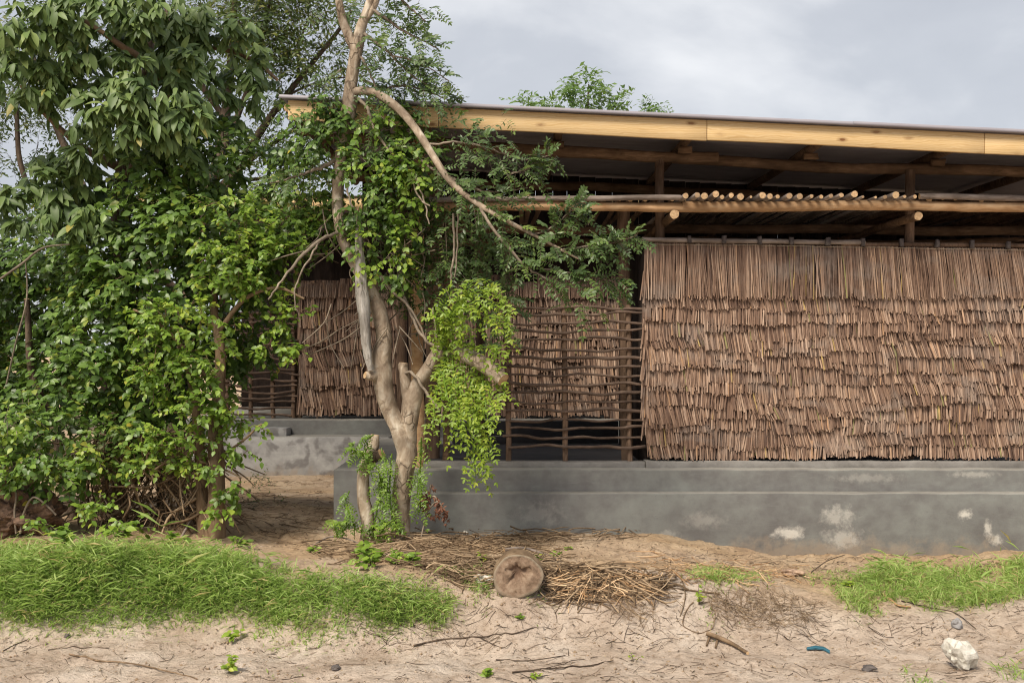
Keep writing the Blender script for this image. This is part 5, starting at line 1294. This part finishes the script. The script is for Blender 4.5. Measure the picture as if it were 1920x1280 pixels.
stick("pale dry leaf stalk beside the right grass patch", [(1655, 1115), (1680, 1135), (1708, 1140)], .009, 'peeled')
stick("dead grey branch leaning at the foot of the twin stems", [(340, 1010), (360, 985, .05), (380, 965, .12)], .012, 'greylog')

# log round
b0 = G(972, 1122); lr = empty("log_round", b0, "sawn log round standing on edge in the brushwood", "log")
R0 = 47 * b0[1] / F; K = 48; a = np.linspace(0, 2 * math.pi, K, endpoint=False)
out = R0 * (1 + 0.035 * np.sin(2 * a + .6) + 0.03 * np.sin(3 * a + 2) + 0.012 * np.sin(7 * a))
out = out * np.where(np.sin(a) < 0, 0.97, 0.98)
cz = b0[2] + R0 * .86; mb = MB(); rings = []
fr = [1.0, .99, .9, .75, .6, .45, .34, .25, .15]
yy = [.006, 0.001, 0, 0.003, -0.002, .003, .008, .024, .03]
cxx = -0.004
rn = [0.0, 0.02, .12, .3, .35, .4, .6, .9, 1.0]
V = []
for f_, y_, r_ in zip(fr, yy, rn):
    w_ = 1 + (0.22 * np.sin(3 * a + 1) + .16 * np.sin(5 * a) + .12 * np.sin(11 * a + 2)) * (f_ < .5)
    sh_ = (1 - f_) * 0.045
    V.append(np.stack([b0[0] + cxx + out * f_ * w_ * np.cos(a), b0[1] + y_ + rng.normal(0, .0022, K), cz + sh_ + out * f_ * w_ * np.sin(a) * .92], -1))
V = np.array(V); i_ = np.arange(len(fr) - 1)[:, None] * K; j_ = np.arange(K)[None]; j2_ = (j_ + 1) % K
mb.add(V.reshape(-1, 3), np.stack([i_ + j_, i_ + j2_, i_ + K + j2_, i_ + K + j_], -1).reshape(-1, 4), 0, np.repeat(rn, K))
mb.add(np.vstack([V[-1], V[-1].mean(0)]), np.stack([np.arange(K), (np.arange(K) + 1) % K, np.full(K, K)], -1), 0, 1.0)
part("sawn_face", mb, M['logface'], lr, True)
mb = MB(); Bk = np.array([V[0] + [0, 0, 0], V[0] * 1.0 + [0, .10, 0], V[0] + [0, .19, 0]])
i_ = np.arange(2)[:, None] * K
Bk[1] = (Bk[1] - [b0[0], 0, cz]) * [1.04, 1, 1.04] + [b0[0], 0, cz]
mb.add(Bk.reshape(-1, 3), np.stack([i_ + j_, i_ + j2_, i_ + K + j2_, i_ + K + j_], -1).reshape(-1, 4))
mb.add(Bk[2], np.arange(K)[None])
part("bark", mb, M['bark_vine'], lr, True)

# stones and scraps
def stone(name, label, cat, px, py, w, h, matl, seed, jag=.28, rows=None):
    b = G(px, py); s_ = b[1] / F
    o_ = rough_lump(name, (0, 0, 0), (w * s_ / 2, w * s_ * .42, h * s_ / 2), M[matl], None, seed, 3, jag)
    o_.location = (b[0], b[1] + w * s_ * .3, b[2] + h * s_ * .40)
    return tag(o_, label, cat)
stone("white_rock", "jagged white limestone lump on the sand, lower right", "rock", 1805, 1256, 52, 60, 'whitestone', 34, .42)
stone("grey_stone", "small pale grey stone below the right grass patch", "stone", 1797, 1180, 20, 22, 'greystone', 33, .3)
stone("dark_clod", "dark clod on the sand left of the white rock", "clod", 1632, 1258, 32, 11, 'darkclod', 35, .35)
stone("dark_clod", "small black clod at the sand's left under the grass", "clod", 124, 1196, 11, 9, 'darkclod', 36, .3)
stone("dark_clod", "dark clod of bark on the sand at bottom left of middle", "clod", 628, 1258, 18, 10, 'darkclod', 37, .4)
stone("rubble_stone", "pale rubble lump half buried left of the log round", "stone", 908, 1096, 44, 20, 'whitestone', 38, .3)
stone("rubble_stone", "white pebble at the plinth foot by the brushwood", "stone", 872, 1004, 11, 9, 'whitestone', 39, .3)
stone("rubble_stone", "flat brown-grey stone on the soil below the plinth, right of middle", "stone", 1490, 1080, 42, 12, 'rotwood', 40, .3)
g_ = [G(x, y) for x, y in ((1512, 1220), (1528, 1217), (1543, 1219), (1555, 1226))]
mb = MB(); V = []
for q_, w_ in zip(g_, (.006, .018, .02, .008)):
    V += [[q_[0], q_[1] - w_, q_[2] + .014], [q_[0] + .004, q_[1], q_[2] + .026], [q_[0], q_[1] + w_, q_[2] + .014]]
V += [[x_, y_, z_ - .006] for x_, y_, z_ in V]
mb.add(V, np.array([[i * 3 + j, i * 3 + j + 1, i * 3 + j + 4, i * 3 + j + 3] for i in range(3) for j in range(2)] + [[12 + i * 3 + j, 12 + i * 3 + j + 3, 12 + i * 3 + j + 4, 12 + i * 3 + j + 1] for i in range(3) for j in range(2)]))
tag(part("plastic_scrap", mb, M['blue'], None, True), "scrap of blue plastic half buried in the sand", "scrap")

lv = Leaves()
for poly, n in (([(560, 1010), (1200, 1000), (1300, 1100), (900, 1120), (560, 1060)], 1500), ([(1150, 1010), (1960, 1045), (1960, 1080), (1300, 1100)], 700), ([(-60, 1195), (1980, 1120), (1980, 1300), (-60, 1300)], 900), ([(430, 890), (620, 890), (620, 1030), (430, 1030)], 500)):
    b = sample_ground(poly, n); a = rng.uniform(0, 6.28, n); Ls = rng.uniform(.008, .035, n)
    lv.put(b + [0, 0, .004], np.stack([np.cos(a), np.sin(a), rng.normal(0, .2, n)], -1), np.array([[0, 0, 1.0]]) + rng.normal(0, .3, (n, 3)), Ls, Ls * rng.uniform(.2, .5, n), rng.random(n))
p, a_, n_, L_, W_, r_ = lv.arr(); mb = MB(); mb.leaves(T_SMALL, p, a_, n_, L_, W_, r_)
tag(part("leaf_litter", mb, M['litter'], None, True), "fallen leaf and bark flakes strewn over soil and sand", "litter", kind="stuff")

# crumbs of soil and tiny pebbles
oct_v = np.array([[1, 0, 0], [-1, 0, 0], [0, 1, 0], [0, -1, 0], [0, 0, 1], [0, 0, -1]], float)
oct_f = np.array([[0, 2, 4], [2, 1, 4], [1, 3, 4], [3, 0, 4], [2, 0, 5], [1, 2, 5], [3, 1, 5], [0, 3, 5]])
mb = MB()
b = np.vstack([sample_ground([(-60, 1195), (640, 1200), (900, 1120), (1980, 1120), (1980, 1300), (-60, 1300)], 2600), sample_ground([(640, 1010), (1960, 1045), (1960, 1130), (640, 1130)], 1200), sample_ground([(430, 890), (620, 890), (620, 1030), (430, 1030)], 400)])
n = len(b); sz = 0.003 + 0.012 * rng.random(n) ** 3
V = b[:, None] + (oct_v[None] * rng.uniform(.6, 1.3, (n, 6, 1)) * np.array([1, 1, .7])) * sz[:, None, None] + rng.normal(0, .0012, (n, 6, 3))
mb.add(V.reshape(-1, 3), (oct_f[None] + (np.arange(n) * 6)[:, None, None]).reshape(-1, 3), 0, np.repeat(rng.random(n), 6))
tag(part("soil_crumbs", mb, M['sand'], None), "small crumbs of soil and grit over the sand", "grit", kind="stuff")
